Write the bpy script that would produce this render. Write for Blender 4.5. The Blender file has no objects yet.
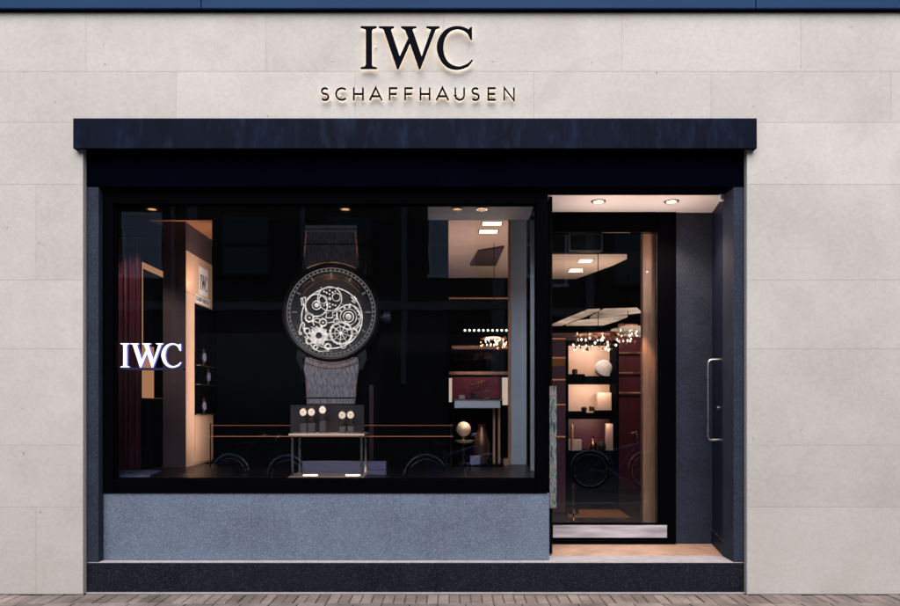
import bpy, bmesh, math, random
from mathutils import Vector, Matrix
random.seed(7)
sc = bpy.context.scene
COL = sc.collection
PI = math.pi
# ------------------------------------------------------------------ survey of the place
D, ZC, K = 5.5, 1.4385, 130.0        # camera distance from wall, eye height, scale of the facade drawing
def X(px, y=0.0): return (px - 450) / K * (D + y) / D
def Z(py, y=0.0): return ZC + (407 - py) / K * (D + y) / D
def on_level(px, py, z):              # point of a drawing on the horizontal level z
    d = (z - ZC) * K * D / (407 - py)
    return Vector(((px - 450) / K * d / D, d - D, z))

# ------------------------------------------------------------------ materials
def new_mat(name):
    m = bpy.data.materials.new(name); m.use_nodes = True
    nt = m.node_tree; nt.nodes.clear()
    out = nt.nodes.new('ShaderNodeOutputMaterial')
    return m, nt, out
def rgba(c): return (c[0], c[1], c[2], 1.0)
def mat(name, base, rough=0.6, metal=0.0, var=0.12, scale=6.0, bump=0.0, bscale=60.0,
        speck=None, speck_scale=220.0, speck_amt=0.35, island=0.0, coat=0.0, spec=0.5, stretch=(1, 1, 1)):
    m, nt, out = new_mat(name)
    N, L = nt.nodes, nt.links
    p = N.new('ShaderNodeBsdfPrincipled'); L.new(p.outputs[0], out.inputs[0])
    p.inputs['Roughness'].default_value = rough
    p.inputs['Metallic'].default_value = metal
    p.inputs['Specular IOR Level'].default_value = spec
    p.inputs['Coat Weight'].default_value = coat
    tc = N.new('ShaderNodeTexCoord'); mp = N.new('ShaderNodeMapping')
    mp.inputs['Scale'].default_value = stretch
    L.new(tc.outputs['Object'], mp.inputs[0])
    n = N.new('ShaderNodeTexNoise'); n.inputs['Scale'].default_value = scale; n.inputs['Detail'].default_value = 8
    L.new(mp.outputs[0], n.inputs['Vector'])
    r = N.new('ShaderNodeMapRange')
    r.inputs['From Min'].default_value = 0.25; r.inputs['From Max'].default_value = 0.75
    r.inputs['To Min'].default_value = 1 - var; r.inputs['To Max'].default_value = 1 + var
    L.new(n.outputs['Fac'], r.inputs[0])
    val = r.outputs[0]
    if island:
        g = N.new('ShaderNodeNewGeometry'); ri = N.new('ShaderNodeMapRange')
        ri.inputs['To Min'].default_value = 1 - island; ri.inputs['To Max'].default_value = 1 + island
        L.new(g.outputs['Random Per Island'], ri.inputs[0])
        mm = N.new('ShaderNodeMath'); mm.operation = 'MULTIPLY'
        L.new(val, mm.inputs[0]); L.new(ri.outputs[0], mm.inputs[1]); val = mm.outputs[0]
    mx = N.new('ShaderNodeVectorMath'); mx.operation = 'SCALE'
    mx.inputs[0].default_value = base
    L.new(val, mx.inputs['Scale'])
    col = mx.outputs[0]
    if speck is not None:
        v = N.new('ShaderNodeTexNoise'); v.inputs['Scale'].default_value = speck_scale; v.inputs['Detail'].default_value = 3
        v.inputs['Roughness'].default_value = 0.7
        L.new(mp.outputs[0], v.inputs['Vector'])
        rr = N.new('ShaderNodeMapRange'); rr.inputs['From Min'].default_value = 0.5; rr.inputs['From Max'].default_value = 0.72
        rr.inputs['To Max'].default_value = speck_amt
        L.new(v.outputs['Fac'], rr.inputs[0])
        mc = N.new('ShaderNodeMix'); mc.data_type = 'RGBA'
        L.new(rr.outputs[0], mc.inputs['Factor']); L.new(col, mc.inputs['A']); mc.inputs['B'].default_value = rgba(speck)
        col = mc.outputs['Result']
    L.new(col, p.inputs['Base Color'])
    rg = N.new('ShaderNodeMapRange'); rg.inputs['To Min'].default_value = max(0.02, rough - 0.08); rg.inputs['To Max'].default_value = min(1, rough + 0.08)
    L.new(n.outputs['Fac'], rg.inputs[0]); L.new(rg.outputs[0], p.inputs['Roughness'])
    if bump:
        b = N.new('ShaderNodeTexNoise'); b.inputs['Scale'].default_value = bscale; b.inputs['Detail'].default_value = 6
        L.new(mp.outputs[0], b.inputs['Vector'])
        bn = N.new('ShaderNodeBump'); bn.inputs['Strength'].default_value = bump; bn.inputs['Distance'].default_value = 0.004
        L.new(b.outputs['Fac'], bn.inputs['Height']); L.new(bn.outputs[0], p.inputs['Normal'])
    return m
def emit(name, col, strength):
    m, nt, out = new_mat(name)
    e = nt.nodes.new('ShaderNodeEmission'); e.inputs[0].default_value = rgba(col); e.inputs[1].default_value = strength
    nt.links.new(e.outputs[0], out.inputs[0])
    return m
def glass(name, tint=(0.9, 0.93, 0.97), ior=1.55, warp=0.012):
    m, nt, out = new_mat(name)
    N, L = nt.nodes, nt.links
    t = N.new('ShaderNodeBsdfTransparent'); t.inputs[0].default_value = rgba(tint)
    g = N.new('ShaderNodeBsdfGlossy'); g.inputs['Roughness'].default_value = 0.014
    g.inputs[0].default_value = (1, 1, 1, 1)
    tc = N.new('ShaderNodeTexCoord'); n = N.new('ShaderNodeTexNoise'); n.inputs['Scale'].default_value = 2.2; n.inputs['Detail'].default_value = 2
    L.new(tc.outputs['Object'], n.inputs['Vector'])
    b = N.new('ShaderNodeBump'); b.inputs['Strength'].default_value = warp; b.inputs['Distance'].default_value = 0.05
    L.new(n.outputs['Fac'], b.inputs['Height']); L.new(b.outputs[0], g.inputs['Normal'])
    f = N.new('ShaderNodeFresnel'); f.inputs[0].default_value = ior
    mx = N.new('ShaderNodeMixShader')
    L.new(f.outputs[0], mx.inputs[0]); L.new(t.outputs[0], mx.inputs[1]); L.new(g.outputs[0], mx.inputs[2])
    L.new(mx.outputs[0], out.inputs[0])
    return m

def stone_material():
    m, nt, out = new_mat('limestone_cladding')
    N, L = nt.nodes, nt.links
    p = N.new('ShaderNodeBsdfPrincipled'); L.new(p.outputs[0], out.inputs[0])
    p.inputs['Roughness'].default_value = 0.8; p.inputs['Specular IOR Level'].default_value = 0.25
    tc = N.new('ShaderNodeTexCoord'); geo = N.new('ShaderNodeNewGeometry')
    big = N.new('ShaderNodeTexNoise'); big.inputs['Scale'].default_value = 1.6; big.inputs['Detail'].default_value = 9; big.inputs['Roughness'].default_value = 0.62
    L.new(tc.outputs['Object'], big.inputs['Vector'])
    ramp = N.new('ShaderNodeValToRGB')
    ramp.color_ramp.elements[0].position = 0.3; ramp.color_ramp.elements[0].color = (0.388, 0.367, 0.346, 1)
    ramp.color_ramp.elements[1].position = 0.68; ramp.color_ramp.elements[1].color = (0.452, 0.436, 0.417, 1)
    L.new(big.outputs['Fac'], ramp.inputs[0])
    # per block value
    ri = N.new('ShaderNodeMapRange'); ri.inputs['To Min'].default_value = 0.94; ri.inputs['To Max'].default_value = 1.035
    L.new(geo.outputs['Random Per Island'], ri.inputs[0])
    sc1 = N.new('ShaderNodeVectorMath'); sc1.operation = 'SCALE'
    L.new(ramp.outputs[0], sc1.inputs[0]); L.new(ri.outputs[0], sc1.inputs['Scale'])
    # fine grain
    gr = N.new('ShaderNodeTexNoise'); gr.inputs['Scale'].default_value = 34; gr.inputs['Detail'].default_value = 8; gr.inputs['Roughness'].default_value = 0.75
    L.new(tc.outputs['Object'], gr.inputs['Vector'])
    rg = N.new('ShaderNodeMapRange'); rg.inputs['From Min'].default_value = 0.3; rg.inputs['From Max'].default_value = 0.7
    rg.inputs['To Min'].default_value = 0.90; rg.inputs['To Max'].default_value = 1.08
    L.new(gr.outputs['Fac'], rg.inputs[0])
    sc2 = N.new('ShaderNodeVectorMath'); sc2.operation = 'SCALE'
    L.new(sc1.outputs[0], sc2.inputs[0]); L.new(rg.outputs[0], sc2.inputs['Scale'])
    # fossil pits, warped so that they are not round
    wn = N.new('ShaderNodeTexNoise'); wn.inputs['Scale'].default_value = 30
    L.new(tc.outputs['Object'], wn.inputs['Vector'])
    wadd = N.new('ShaderNodeVectorMath'); wadd.operation = 'MULTIPLY_ADD'
    wadd.inputs[1].default_value = (0.05, 0.05, 0.03)
    L.new(wn.outputs['Color'], wadd.inputs[0]); L.new(tc.outputs['Object'], wadd.inputs[2])
    vo = N.new('ShaderNodeTexVoronoi'); vo.inputs['Scale'].default_value = 8.0; vo.inputs['Randomness'].default_value = 1.0
    L.new(wadd.outputs[0], vo.inputs['Vector'])
    sep = N.new('ShaderNodeSeparateColor'); L.new(vo.outputs['Color'], sep.inputs[0])
    thr = N.new('ShaderNodeMapRange'); thr.inputs['From Min'].default_value = 0.45; thr.inputs['From Max'].default_value = 1.0
    thr.inputs['To Min'].default_value = 0.0; thr.inputs['To Max'].default_value = 0.085
    L.new(sep.outputs[0], thr.inputs[0])
    lt = N.new('ShaderNodeMath'); lt.operation = 'LESS_THAN'
    L.new(vo.outputs['Distance'], lt.inputs[0]); L.new(thr.outputs[0], lt.inputs[1])
    pm = N.new('ShaderNodeMath'); pm.operation = 'MULTIPLY'; pm.inputs[1].default_value = 0.6
    L.new(lt.outputs[0], pm.inputs[0])
    mc = N.new('ShaderNodeMix'); mc.data_type = 'RGBA'
    L.new(pm.outputs[0], mc.inputs['Factor']); L.new(sc2.outputs[0], mc.inputs['A']); mc.inputs['B'].default_value = (0.19, 0.145, 0.12, 1)
    # brownish damp stains
    st = N.new('ShaderNodeTexNoise'); st.inputs['Scale'].default_value = 1.5; st.inputs['Detail'].default_value = 7; st.inputs['Distortion'].default_value = 0.6
    L.new(tc.outputs['Object'], st.inputs['Vector'])
    sr = N.new('ShaderNodeMapRange'); sr.inputs['From Min'].default_value = 0.58; sr.inputs['From Max'].default_value = 0.8
    sr.inputs['To Max'].default_value = 0.30
    L.new(st.outputs['Fac'], sr.inputs[0])
    mc2 = N.new('ShaderNodeMix'); mc2.data_type = 'RGBA'
    L.new(sr.outputs[0], mc2.inputs['Factor']); L.new(mc.outputs['Result'], mc2.inputs['A']); mc2.inputs['B'].default_value = (0.285, 0.235, 0.20, 1)
    L.new(mc2.outputs['Result'], p.inputs['Base Color'])
    bn = N.new('ShaderNodeBump'); bn.inputs['Strength'].default_value = 0.25; bn.inputs['Distance'].default_value = 0.003
    L.new(gr.outputs['Fac'], bn.inputs['Height']); L.new(bn.outputs[0], p.inputs['Normal'])
    return m

M = dict(
    stone=stone_material(),
    mortar=mat('joint_mortar', (0.31, 0.265, 0.23), 0.9),
    granite=mat('dark_granite', (0.0070, 0.0080, 0.0145), 0.7, spec=0.06, var=0.3, scale=5, speck=(0.045, 0.047, 0.060), speck_scale=75, speck_amt=0.65, bump=0.15, bscale=150),
    granite_blue=mat('blue_grey_granite', (0.066, 0.092, 0.142), 0.6, var=0.28, scale=2.6, speck=(0.36, 0.41, 0.50), speck_scale=150, speck_amt=0.8, bump=0.2, bscale=110, island=0.08),
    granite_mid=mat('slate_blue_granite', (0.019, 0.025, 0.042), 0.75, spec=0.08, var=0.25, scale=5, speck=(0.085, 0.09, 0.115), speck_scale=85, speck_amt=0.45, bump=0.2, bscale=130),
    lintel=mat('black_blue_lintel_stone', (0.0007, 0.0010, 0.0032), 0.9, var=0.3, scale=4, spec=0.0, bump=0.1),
    door_blue=mat('dark_blue_paint', (0.008, 0.0105, 0.026), 0.5, var=0.15, scale=4, spec=0.1),
    canopy=mat('dark_blue_metal', (0.0024, 0.0044, 0.0125), 0.5, metal=0.0, var=0.35, scale=1.6, stretch=(3.0, 1, 1.0), speck=(0.009, 0.015, 0.036), speck_scale=3.5, speck_amt=0.8, spec=0.03),
    fascia=mat('blue_gutter_metal', (0.013, 0.038, 0.098), 0.5, spec=0.04, var=0.12, scale=2, stretch=(0.5, 1, 6)),
    black=mat('black_frame_metal', (0.0010, 0.0010, 0.0018), 0.6, var=0.2, scale=8, spec=0.006),
    matte=mat('matt_black_lining', (0.0022, 0.0022, 0.003), 0.9, var=0.3, scale=5, spec=0.05),
    ceiling=mat('white_soffit_paint', (0.80, 0.74, 0.76), 0.6, var=0.05, scale=2),
    recess_floor=mat('worn_entrance_stone', (0.42, 0.255, 0.175), 0.5, var=0.25, scale=5, speck=(0.55, 0.48, 0.45), speck_scale=20, speck_amt=0.4, bump=0.1),
    mortar_pale=mat('pale_ledge_stone', (0.36, 0.33, 0.35), 0.7, var=0.15, scale=12),
    letter=mat('black_sign_enamel', (0.0025, 0.003, 0.006), 0.7, var=0.1, scale=10, spec=0.015),
    halo=emit('letter_back_light', (1.0, 0.83, 0.64), 2.7),
    steel=mat('brushed_steel', (0.55, 0.54, 0.52), 0.28, metal=1.0, var=0.1, scale=20),
    kick=mat('scuffed_steel_plate', (0.36, 0.35, 0.40), 0.5, metal=0.2, var=0.45, scale=3, stretch=(1, 1, 9), bump=0.2, bscale=20),
    glass=glass('window_glass'),
    case_glass=glass('showcase_glass', (0.88, 0.91, 0.97), 1.5),
    lamp=emit('warm_lamp', (1.0, 0.62, 0.32), 14.0),
    lamp_dim=emit('dim_amber_lamp', (1.0, 0.5, 0.2), 0.9),
    lamp_soft=emit('soft_ceiling_lamp', (1.0, 0.72, 0.5), 3.0),
    bulb=emit('small_bulb', (1.0, 0.8, 0.6), 2.2),
    neon=emit('white_lit_letter', (0.95, 0.88, 1.0), 1.9),
    neon_side=mat('violet_sign_body', (0.05, 0.05, 0.16), 0.4),
    neon_glow=emit('violet_sign_edge', (0.35, 0.28, 1.0), 0.5),
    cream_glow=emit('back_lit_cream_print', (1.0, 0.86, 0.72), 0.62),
    cream_dim=emit('back_lit_dim_print', (0.75, 0.66, 0.62), 0.16),
    amber_dim=emit('dim_amber_panel', (1.0, 0.36, 0.12), 0.07),
    amber_glow=emit('back_lit_amber_panel', (1.0, 0.45, 0.2), 0.36),
    cove_glow=emit('lit_ceiling_cove', (1.0, 0.74, 0.52), 0.5),
    copper=mat('polished_copper', (0.75, 0.38, 0.24), 0.25, metal=1.0, var=0.1, scale=15),
    orange_glow=emit('glowing_orange_line', (1.0, 0.33, 0.14), 0.30),
    strap=mat('grey_woven_strap', (0.33, 0.30, 0.32), 0.8, var=0.75, scale=14, stretch=(5, 1, 1.2), bump=0.6, bscale=90),
    watch_case=mat('dark_bronze_case', (0.013, 0.011, 0.012), 0.4, metal=0.3, var=0.4, scale=8),
    dial=mat('smoky_dial', (0.0022, 0.002, 0.003), 0.6, spec=0.05, var=0.5, scale=14),
    crown=mat('blue_steel_crown', (0.02, 0.026, 0.045), 0.5, metal=0.3, var=0.4, scale=40, stretch=(1, 1, 4)),
    pale_panel=mat('pale_blue_panel', (0.50, 0.54, 0.60), 0.6, var=0.12, scale=3),
    pale_violet=mat('pale_violet_finish', (0.16, 0.17, 0.30), 0.5, var=0.12, scale=6),
    pink_ceiling=mat('pinkish_ceiling_paint', (0.62, 0.48, 0.43), 0.7, var=0.06, scale=3),
    wine=mat('dark_wine_panel', (0.075, 0.014, 0.030), 0.45, var=0.35, scale=4, stretch=(4, 4, 0.5)),
    mauve=mat('dusky_mauve_panel', (0.07, 0.045, 0.052), 0.6, var=0.15, scale=4),
    beige=mat('beige_lacquer_panel', (0.50, 0.34, 0.26), 0.5, var=0.08, scale=3),
    oak=mat('warm_oak', (0.50, 0.25, 0.14), 0.45, var=0.25, scale=6, stretch=(6, 6, 0.6)),
    oak_floor=mat('oak_floor_boards', (0.34, 0.15, 0.07), 0.4, var=0.3, scale=5, stretch=(0.6, 6, 1)),
    dark_floor=mat('dark_shop_floor', (0.005, 0.0035, 0.005), 0.35, var=0.3, scale=4),
    cream=mat('cream_lacquer', (0.52, 0.38, 0.31), 0.45, var=0.14, scale=4),
    white=mat('white_plastic', (0.72, 0.72, 0.78), 0.4, var=0.04, scale=5),
    dial_white=mat('white_watch_dial', (0.85, 0.82, 0.78), 0.4, var=0.03, scale=5),
    gold=mat('warm_gold', (0.8, 0.48, 0.25), 0.25, metal=1.0, var=0.1, scale=15),
    leather=mat('dark_leather', (0.018, 0.012, 0.011), 0.5, var=0.2, scale=30),
    stand_grey=mat('grey_stand_felt', (0.14, 0.125, 0.125), 0.8, var=0.15, scale=30),
    card=mat('smoky_back_card', (0.040, 0.033, 0.038), 0.5, var=0.3, scale=7),
    bronze=mat('dark_bronze', (.16, .08, .05), .35, metal=.8, var=.3, scale=8),
    globe=mat('cream_ceramic', (0.62, 0.45, 0.33), 0.3, var=0.1, scale=8),
    screen=mat('dark_glass_screen', (0.004, 0.007, 0.007), 0.15, var=0.3, scale=5),
    red_strip=mat('red_lacquer_edge', (0.022, 0.003, 0.003), 0.5, var=0.2, scale=6),
    paver=mat('grey_brown_clinker', (0.20, 0.165, 0.145), 0.85, var=0.42, scale=3.5, speck=(0.10, 0.08, 0.07), speck_scale=60, speck_amt=0.4, bump=0.4, bscale=70, island=0.26, spec=0.2),
    joint=mat('sand_joint', (0.085, 0.07, 0.06), 0.95, var=0.3, scale=30),
    kerb=mat('kerb_stone', (0.16, 0.16, 0.17), 0.85, var=0.15, scale=8, bump=0.3),
    asphalt=mat('asphalt', (0.05, 0.05, 0.052), 0.9, var=0.25, scale=20, bump=0.4, bscale=120),
    dark_brick=mat('dark_brick', (0.050, 0.038, 0.034), 0.85, var=0.3, scale=5, bump=0.3),
    pale_paint=mat('pale_window_paint', (0.55, 0.56, 0.60), 0.6, var=0.05, scale=3),
    blind=mat('drawn_pale_blind', (0.42, 0.45, 0.55), 0.7, var=0.1, scale=3, stretch=(1, 1, 12)),
    dark_pane=mat('dark_window_pane', (0.01, 0.012, 0.016), 0.1, var=0.1, scale=3),
    tyre=mat('black_rubber', (0.012, 0.012, 0.012), 0.8, var=0.1, scale=20),
    chrome=mat('bicycle_chrome', (0.75, 0.76, 0.8), 0.25, metal=1.0, var=0.08, scale=15),
    bike_black=mat('black_bicycle_paint', (0.01, 0.01, 0.012), 0.3, var=0.1, scale=10),
    bike_blue=mat('blue_bicycle_paint', (0.04, 0.11, 0.34), 0.3, var=0.1, scale=10),
)
def reflection_material():
    m, nt, out = new_mat('street_reflection_print')
    N, L = nt.nodes, nt.links
    p = N.new('ShaderNodeBsdfPrincipled'); L.new(p.outputs[0], out.inputs[0]); p.inputs['Roughness'].default_value = 0.5
    tc = N.new('ShaderNodeTexCoord'); mp = N.new('ShaderNodeMapping'); mp.inputs['Scale'].default_value = (30, 1, 7)
    L.new(tc.outputs['Object'], mp.inputs[0])
    n = N.new('ShaderNodeTexNoise'); n.inputs['Scale'].default_value = 1.6; n.inputs['Detail'].default_value = 6
    L.new(mp.outputs[0], n.inputs['Vector'])
    r = N.new('ShaderNodeValToRGB'); r.color_ramp.interpolation = 'CONSTANT'
    els = [(0, (0.02, 0.02, 0.03)), (0.36, (0.05, 0.09, 0.09)), (0.46, (0.17, 0.21, 0.20)), (0.54, (0.13, 0.06, 0.08)), (0.6, (0.24, 0.19, 0.22)), (0.68, (0.03, 0.03, 0.05))]
    cr = r.color_ramp
    cr.elements[0].position, cr.elements[0].color = els[0][0], rgba(els[0][1])
    cr.elements[1].position, cr.elements[1].color = els[1][0], rgba(els[1][1])
    for q, c in els[2:]:
        e = cr.elements.new(q); e.color = rgba(c)
    L.new(n.outputs['Fac'], r.inputs[0]); L.new(r.outputs[0], p.inputs['Base Color'])
    return m
M['street_reflection'] = reflection_material()

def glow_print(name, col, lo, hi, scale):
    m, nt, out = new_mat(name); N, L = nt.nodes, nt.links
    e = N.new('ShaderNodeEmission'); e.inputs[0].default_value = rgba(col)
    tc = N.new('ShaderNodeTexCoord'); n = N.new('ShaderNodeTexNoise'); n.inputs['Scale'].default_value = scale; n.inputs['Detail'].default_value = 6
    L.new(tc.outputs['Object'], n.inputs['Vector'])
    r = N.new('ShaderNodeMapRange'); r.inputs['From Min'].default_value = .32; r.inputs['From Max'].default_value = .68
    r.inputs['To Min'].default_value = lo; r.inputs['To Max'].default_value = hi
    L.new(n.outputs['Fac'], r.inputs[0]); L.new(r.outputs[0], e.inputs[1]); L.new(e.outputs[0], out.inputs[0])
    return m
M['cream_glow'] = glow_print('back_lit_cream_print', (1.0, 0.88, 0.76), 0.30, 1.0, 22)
M['cove_print'] = glow_print('lit_cove_print', (1.0, 0.66, 0.45), 0.12, 0.62, 2.2)
M['copper_dim'] = glow_print('back_lit_copper_print', (1.0, 0.46, 0.25), 0.015, 0.26, 9)

# ------------------------------------------------------------------ mesh helpers
def BM(): return bmesh.new()
def hexa(bm, P):
    v = [bm.verts.new(q) for q in P]
    for f in ((0, 3, 2, 1), (4, 5, 6, 7), (0, 1, 5, 4), (1, 2, 6, 5), (2, 3, 7, 6), (3, 0, 4, 7)):
        bm.faces.new([v[i] for i in f])
    return v
def box(bm, x0, x1, y0, y1, z0, z1):
    if x0 > x1: x0, x1 = x1, x0
    if z0 > z1: z0, z1 = z1, z0
    return hexa(bm, [(x0, y0, z0), (x1, y0, z0), (x1, y1, z0), (x0, y1, z0), (x0, y0, z1), (x1, y0, z1), (x1, y1, z1), (x0, y1, z1)])
def fbox(bm, px0, px1, py0, py1, y, dep):     # front face measured on the facade drawing at depth y
    return box(bm, X(px0, y), X(px1, y), y, y + dep, Z(py1, y), Z(py0, y))
def poly(bm, pts, vec):                        # prism from a polygon (list of 3D points) swept along vec
    vec = Vector(vec)
    a = [bm.verts.new(p) for p in pts]; b = [bm.verts.new(Vector(p) + vec) for p in pts]
    n = len(pts)
    bm.faces.new(a); bm.faces.new(list(reversed(b)))
    for i in range(n):
        bm.faces.new([a[(i + 1) % n], a[i], b[i], b[(i + 1) % n]])
def frame_axes(t):
    t = t.normalized(); up = Vector((0, 0, 1)) if abs(t.z) < 0.9 else Vector((0, 1, 0))
    u = t.cross(up).normalized(); return u, t.cross(u).normalized()
def tube(bm, pts, r, n=8, closed=False, r_end=None):
    pts = [Vector(p) for p in pts]; rings = []
    m = len(pts)
    for i, p in enumerate(pts):
        if closed: t = pts[(i + 1) % m] - pts[i - 1]
        else: t = pts[min(i + 1, m - 1)] - pts[max(i - 1, 0)]
        u, w = frame_axes(t)
        rr = r if r_end is None else r + (r_end - r) * i / (m - 1)
        rings.append([bm.verts.new(p + (u * math.cos(2 * PI * k / n) + w * math.sin(2 * PI * k / n)) * rr) for k in range(n)])
    for i in range(m if closed else m - 1):
        a, b = rings[i], rings[(i + 1) % m]
        if closed and i == m - 1:           # align the last ring with the first
            off = min(range(n), key=lambda o: (a[0].co - b[o].co).length); b = b[off:] + b[:off]
        for k in range(n):
            bm.faces.new([a[k], a[(k + 1) % n], b[(k + 1) % n], b[k]])
    if not closed:
        bm.faces.new(list(reversed(rings[0]))); bm.faces.new(rings[-1])
def lathe(bm, prof, c, n=32, axis='z'):        # prof = [(radius, along)]
    c = Vector(c); rings = []
    for r, h in prof:
        ring = []
        for k in range(n):
            a = 2 * PI * k / n
            if axis == 'z': q = Vector((r * math.cos(a), r * math.sin(a), h))
            elif axis == 'y': q = Vector((r * math.cos(a), h, r * math.sin(a)))
            else: q = Vector((h, r * math.cos(a), r * math.sin(a)))
            ring.append(bm.verts.new(c + q))
        rings.append(ring)
    for i in range(len(rings) - 1):
        for k in range(n):
            bm.faces.new([rings[i][k], rings[i][(k + 1) % n], rings[i + 1][(k + 1) % n], rings[i + 1][k]])
    if prof[0][0] > 1e-5: bm.faces.new(list(reversed(rings[0])))
    if prof[-1][0] > 1e-5: bm.faces.new(rings[-1])
def ring(bm, c, ro, ri, y0, y1, n=48, teeth=0, tooth=0.0):   # annulus facing -y, outline may carry teeth
    cx, cz = c; A = []
    for k in range(n):
        a = 2 * PI * k / n
        r = ro
        if teeth: r = ro + (tooth if (k * teeth * 2 // n) % 2 == 0 else 0)
        s, q = math.sin(a), math.cos(a)
        A.append([bm.verts.new((cx + q * r, y0, cz + s * r)), bm.verts.new((cx + q * ri, y0, cz + s * ri)),
                  bm.verts.new((cx + q * ri, y1, cz + s * ri)), bm.verts.new((cx + q * r, y1, cz + s * r))])
    for k in range(n):
        a, b = A[k], A[(k + 1) % n]
        for i in range(4):
            j = (i + 1) % 4
            bm.faces.new([a[i], a[j], b[j], b[i]])
def disc(bm, c, r, y0, y1, n=24): lathe(bm, [(r, y0), (r, y1)], (c[0], 0, c[1]), n, 'y')

def root_loc(o):
    v = Vector((0, 0, 0))
    while o is not None: v = v + o.location; o = o.parent
    return v
def obj(name, bm, m, parent=None, smooth=False, bevel=0.0, label=None):
    bmesh.ops.recalc_face_normals(bm, faces=bm.faces[:])
    me = bpy.data.meshes.new(name)
    if parent is not None: bmesh.ops.translate(bm, vec=-root_loc(parent), verts=bm.verts[:])
    bm.to_mesh(me); bm.free()
    me.materials.append(M[m] if isinstance(m, str) else m)
    o = bpy.data.objects.new(name, me); COL.objects.link(o)
    if parent is not None: o.parent = parent
    if smooth:
        for p in me.polygons: p.use_smooth = True
        md = o.modifiers.new('edges', 'EDGE_SPLIT'); md.split_angle = math.radians(35)
    if bevel:
        md = o.modifiers.new('bevel', 'BEVEL'); md.width = bevel; md.segments = 2; md.limit_method = 'ANGLE'
    if label: o['label'] = label
    return o
def tag(o, label, cat, group=None, kind=None):
    if label: o['label'] = label
    if cat: o['category'] = cat
    if group: o['group'] = group
    if kind: o['kind'] = kind
    return o
def thing(name, label, cat, loc=(0, 0, 0), group=None):
    o = bpy.data.objects.new(name, None); COL.objects.link(o); o.location = loc; o.empty_display_size = 0.1
    return tag(o, label, cat, group)
def copy_tree(o, parent=None):
    c = o.copy(); COL.objects.link(c); c.parent = parent
    for ch in list(o.children): copy_tree(ch, c)
    return c
def rebase(o, z):                             # put a one-mesh thing's origin at its base centre
    me = o.data; xs = [v.co.x for v in me.vertices]; ys = [v.co.y for v in me.vertices]
    c = Vector(((min(xs) + max(xs)) / 2, (min(ys) + max(ys)) / 2, z))
    me.transform(Matrix.Translation(-c)); o.location = c
    return o
def sbox(name, m, label, cat, *a, bevel=0.0, group=None):   # a thing that is one shaped box
    bm = BM(); box(bm, *a); o = obj(name, bm, m, bevel=bevel)
    rebase(o, min(a[4], a[5])); return tag(o, label, cat, group)

def cyl_thing(name, label, cat, c, prof, m, axis='z', group=None):
    bm = BM(); lathe(bm, prof, c, 36, axis); o = obj(name, bm, m, smooth=True); zs = [v.co.z for v in o.data.vertices]; rebase(o, min(zs)); return tag(o, label, cat, group)
# ------------------------------------------------------------------ glyphs, drawn by hand
def zz(pts): return [((x) / 305.0, (350 - y) / 305.0) for x, y in pts]   # 1 unit = cap height
GI = zz([(40, 45), (155, 45), (155, 53), (128, 60), (121, 72), (121, 322), (128, 335), (157, 341), (157, 349), (40, 349), (40, 341), (70, 335), (78, 322), (78, 72), (70, 60), (40, 53)])
GW = zz([(172, 46), (280, 46), (280, 53), (262, 58), (258, 70), (322, 262), (384, 130), (358, 66), (332, 53), (332, 46), (442, 46), (442, 53), (416, 58), (414, 70), (480, 262), (546, 74), (544, 60), (514, 53), (514, 46), (608, 46), (608, 53), (582, 62), (470, 352), (460, 352), (395, 165), (312, 352), (302, 352), (206, 68), (198, 58), (172, 53)])
def smooth_closed(pts, sharp, n=4):
    out = []; m = len(pts)
    for i in range(m):
        p0, p1, p2, p3 = pts[i - 1], pts[i], pts[(i + 1) % m], pts[(i + 2) % m]
        out.append(p1)
        if i in sharp or (i + 1) % m in sharp: continue
        for k in range(1, n):
            t = k / n
            out.append(tuple(0.5 * ((2 * p1[j]) + (-p0[j] + p2[j]) * t + (2 * p0[j] - 5 * p1[j] + 4 * p2[j] - p3[j]) * t * t + (-p0[j] + 3 * p1[j] - 3 * p2[j] + p3[j]) * t ** 3) for j in (0, 1)))
    return out
GC = zz(smooth_closed([(843, 52), (843, 140), (832, 138), (815, 100), (785, 73), (740, 61), (690, 75), (655, 115), (637, 175), (640, 240), (665, 295), (705, 325), (750, 335), (795, 322), (825, 303), (843, 283), (849, 289), (825, 322), (790, 342), (740, 354), (690, 348), (645, 322), (610, 275), (590, 215), (592, 165), (615, 110), (655, 68), (705, 48), (750, 45), (790, 54), (818, 68), (832, 52)], {0, 1, 2, 15, 16, 30, 31}))
SERIF = [('I', GI), ('W', GW), ('C', GC)]
def arc(cx, cy, rx, ry, a0, a1, n=12):
    return [(cx + rx * math.cos(math.radians(a0 + (a1 - a0) * k / n)), cy + ry * math.sin(math.radians(a0 + (a1 - a0) * k / n))) for k in range(n + 1)]
SANS = {   # centre lines in a cell 1 high; x may exceed 1
    'S': [arc(.33, .735, .25, .225, 35, 270, 12) + arc(.33, .265, .27, .245, 90, -145, 12)[1:]],
    'C': [arc(.48, .5, .46, .46, 48, 312, 22)],
    'H': [[(.04, 0), (.04, 1)], [(.76, 0), (.76, 1)], [(.04, .5), (.76, .5)]],
    'A': [[(0, 0), (.48, 1), (.96, 0)], [(.18, .32), (.78, .32)]],
    'F': [[(.05, 0), (.05, .96), (.66, .96)], [(.05, .5), (.6, .5)]],
    'U': [[(.05, 1), (.05, .4)] + arc(.4, .4, .35, .36, 180, 360, 14) + [(.75, 1)]],
    'E': [[(.64, .04), (.05, .04), (.05, .96), (.64, .96)], [(.05, .5), (.58, .5)]],
    'N': [[(.05, 0), (.05, 1), (.82, 0), (.82, 1)]],
}
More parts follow.
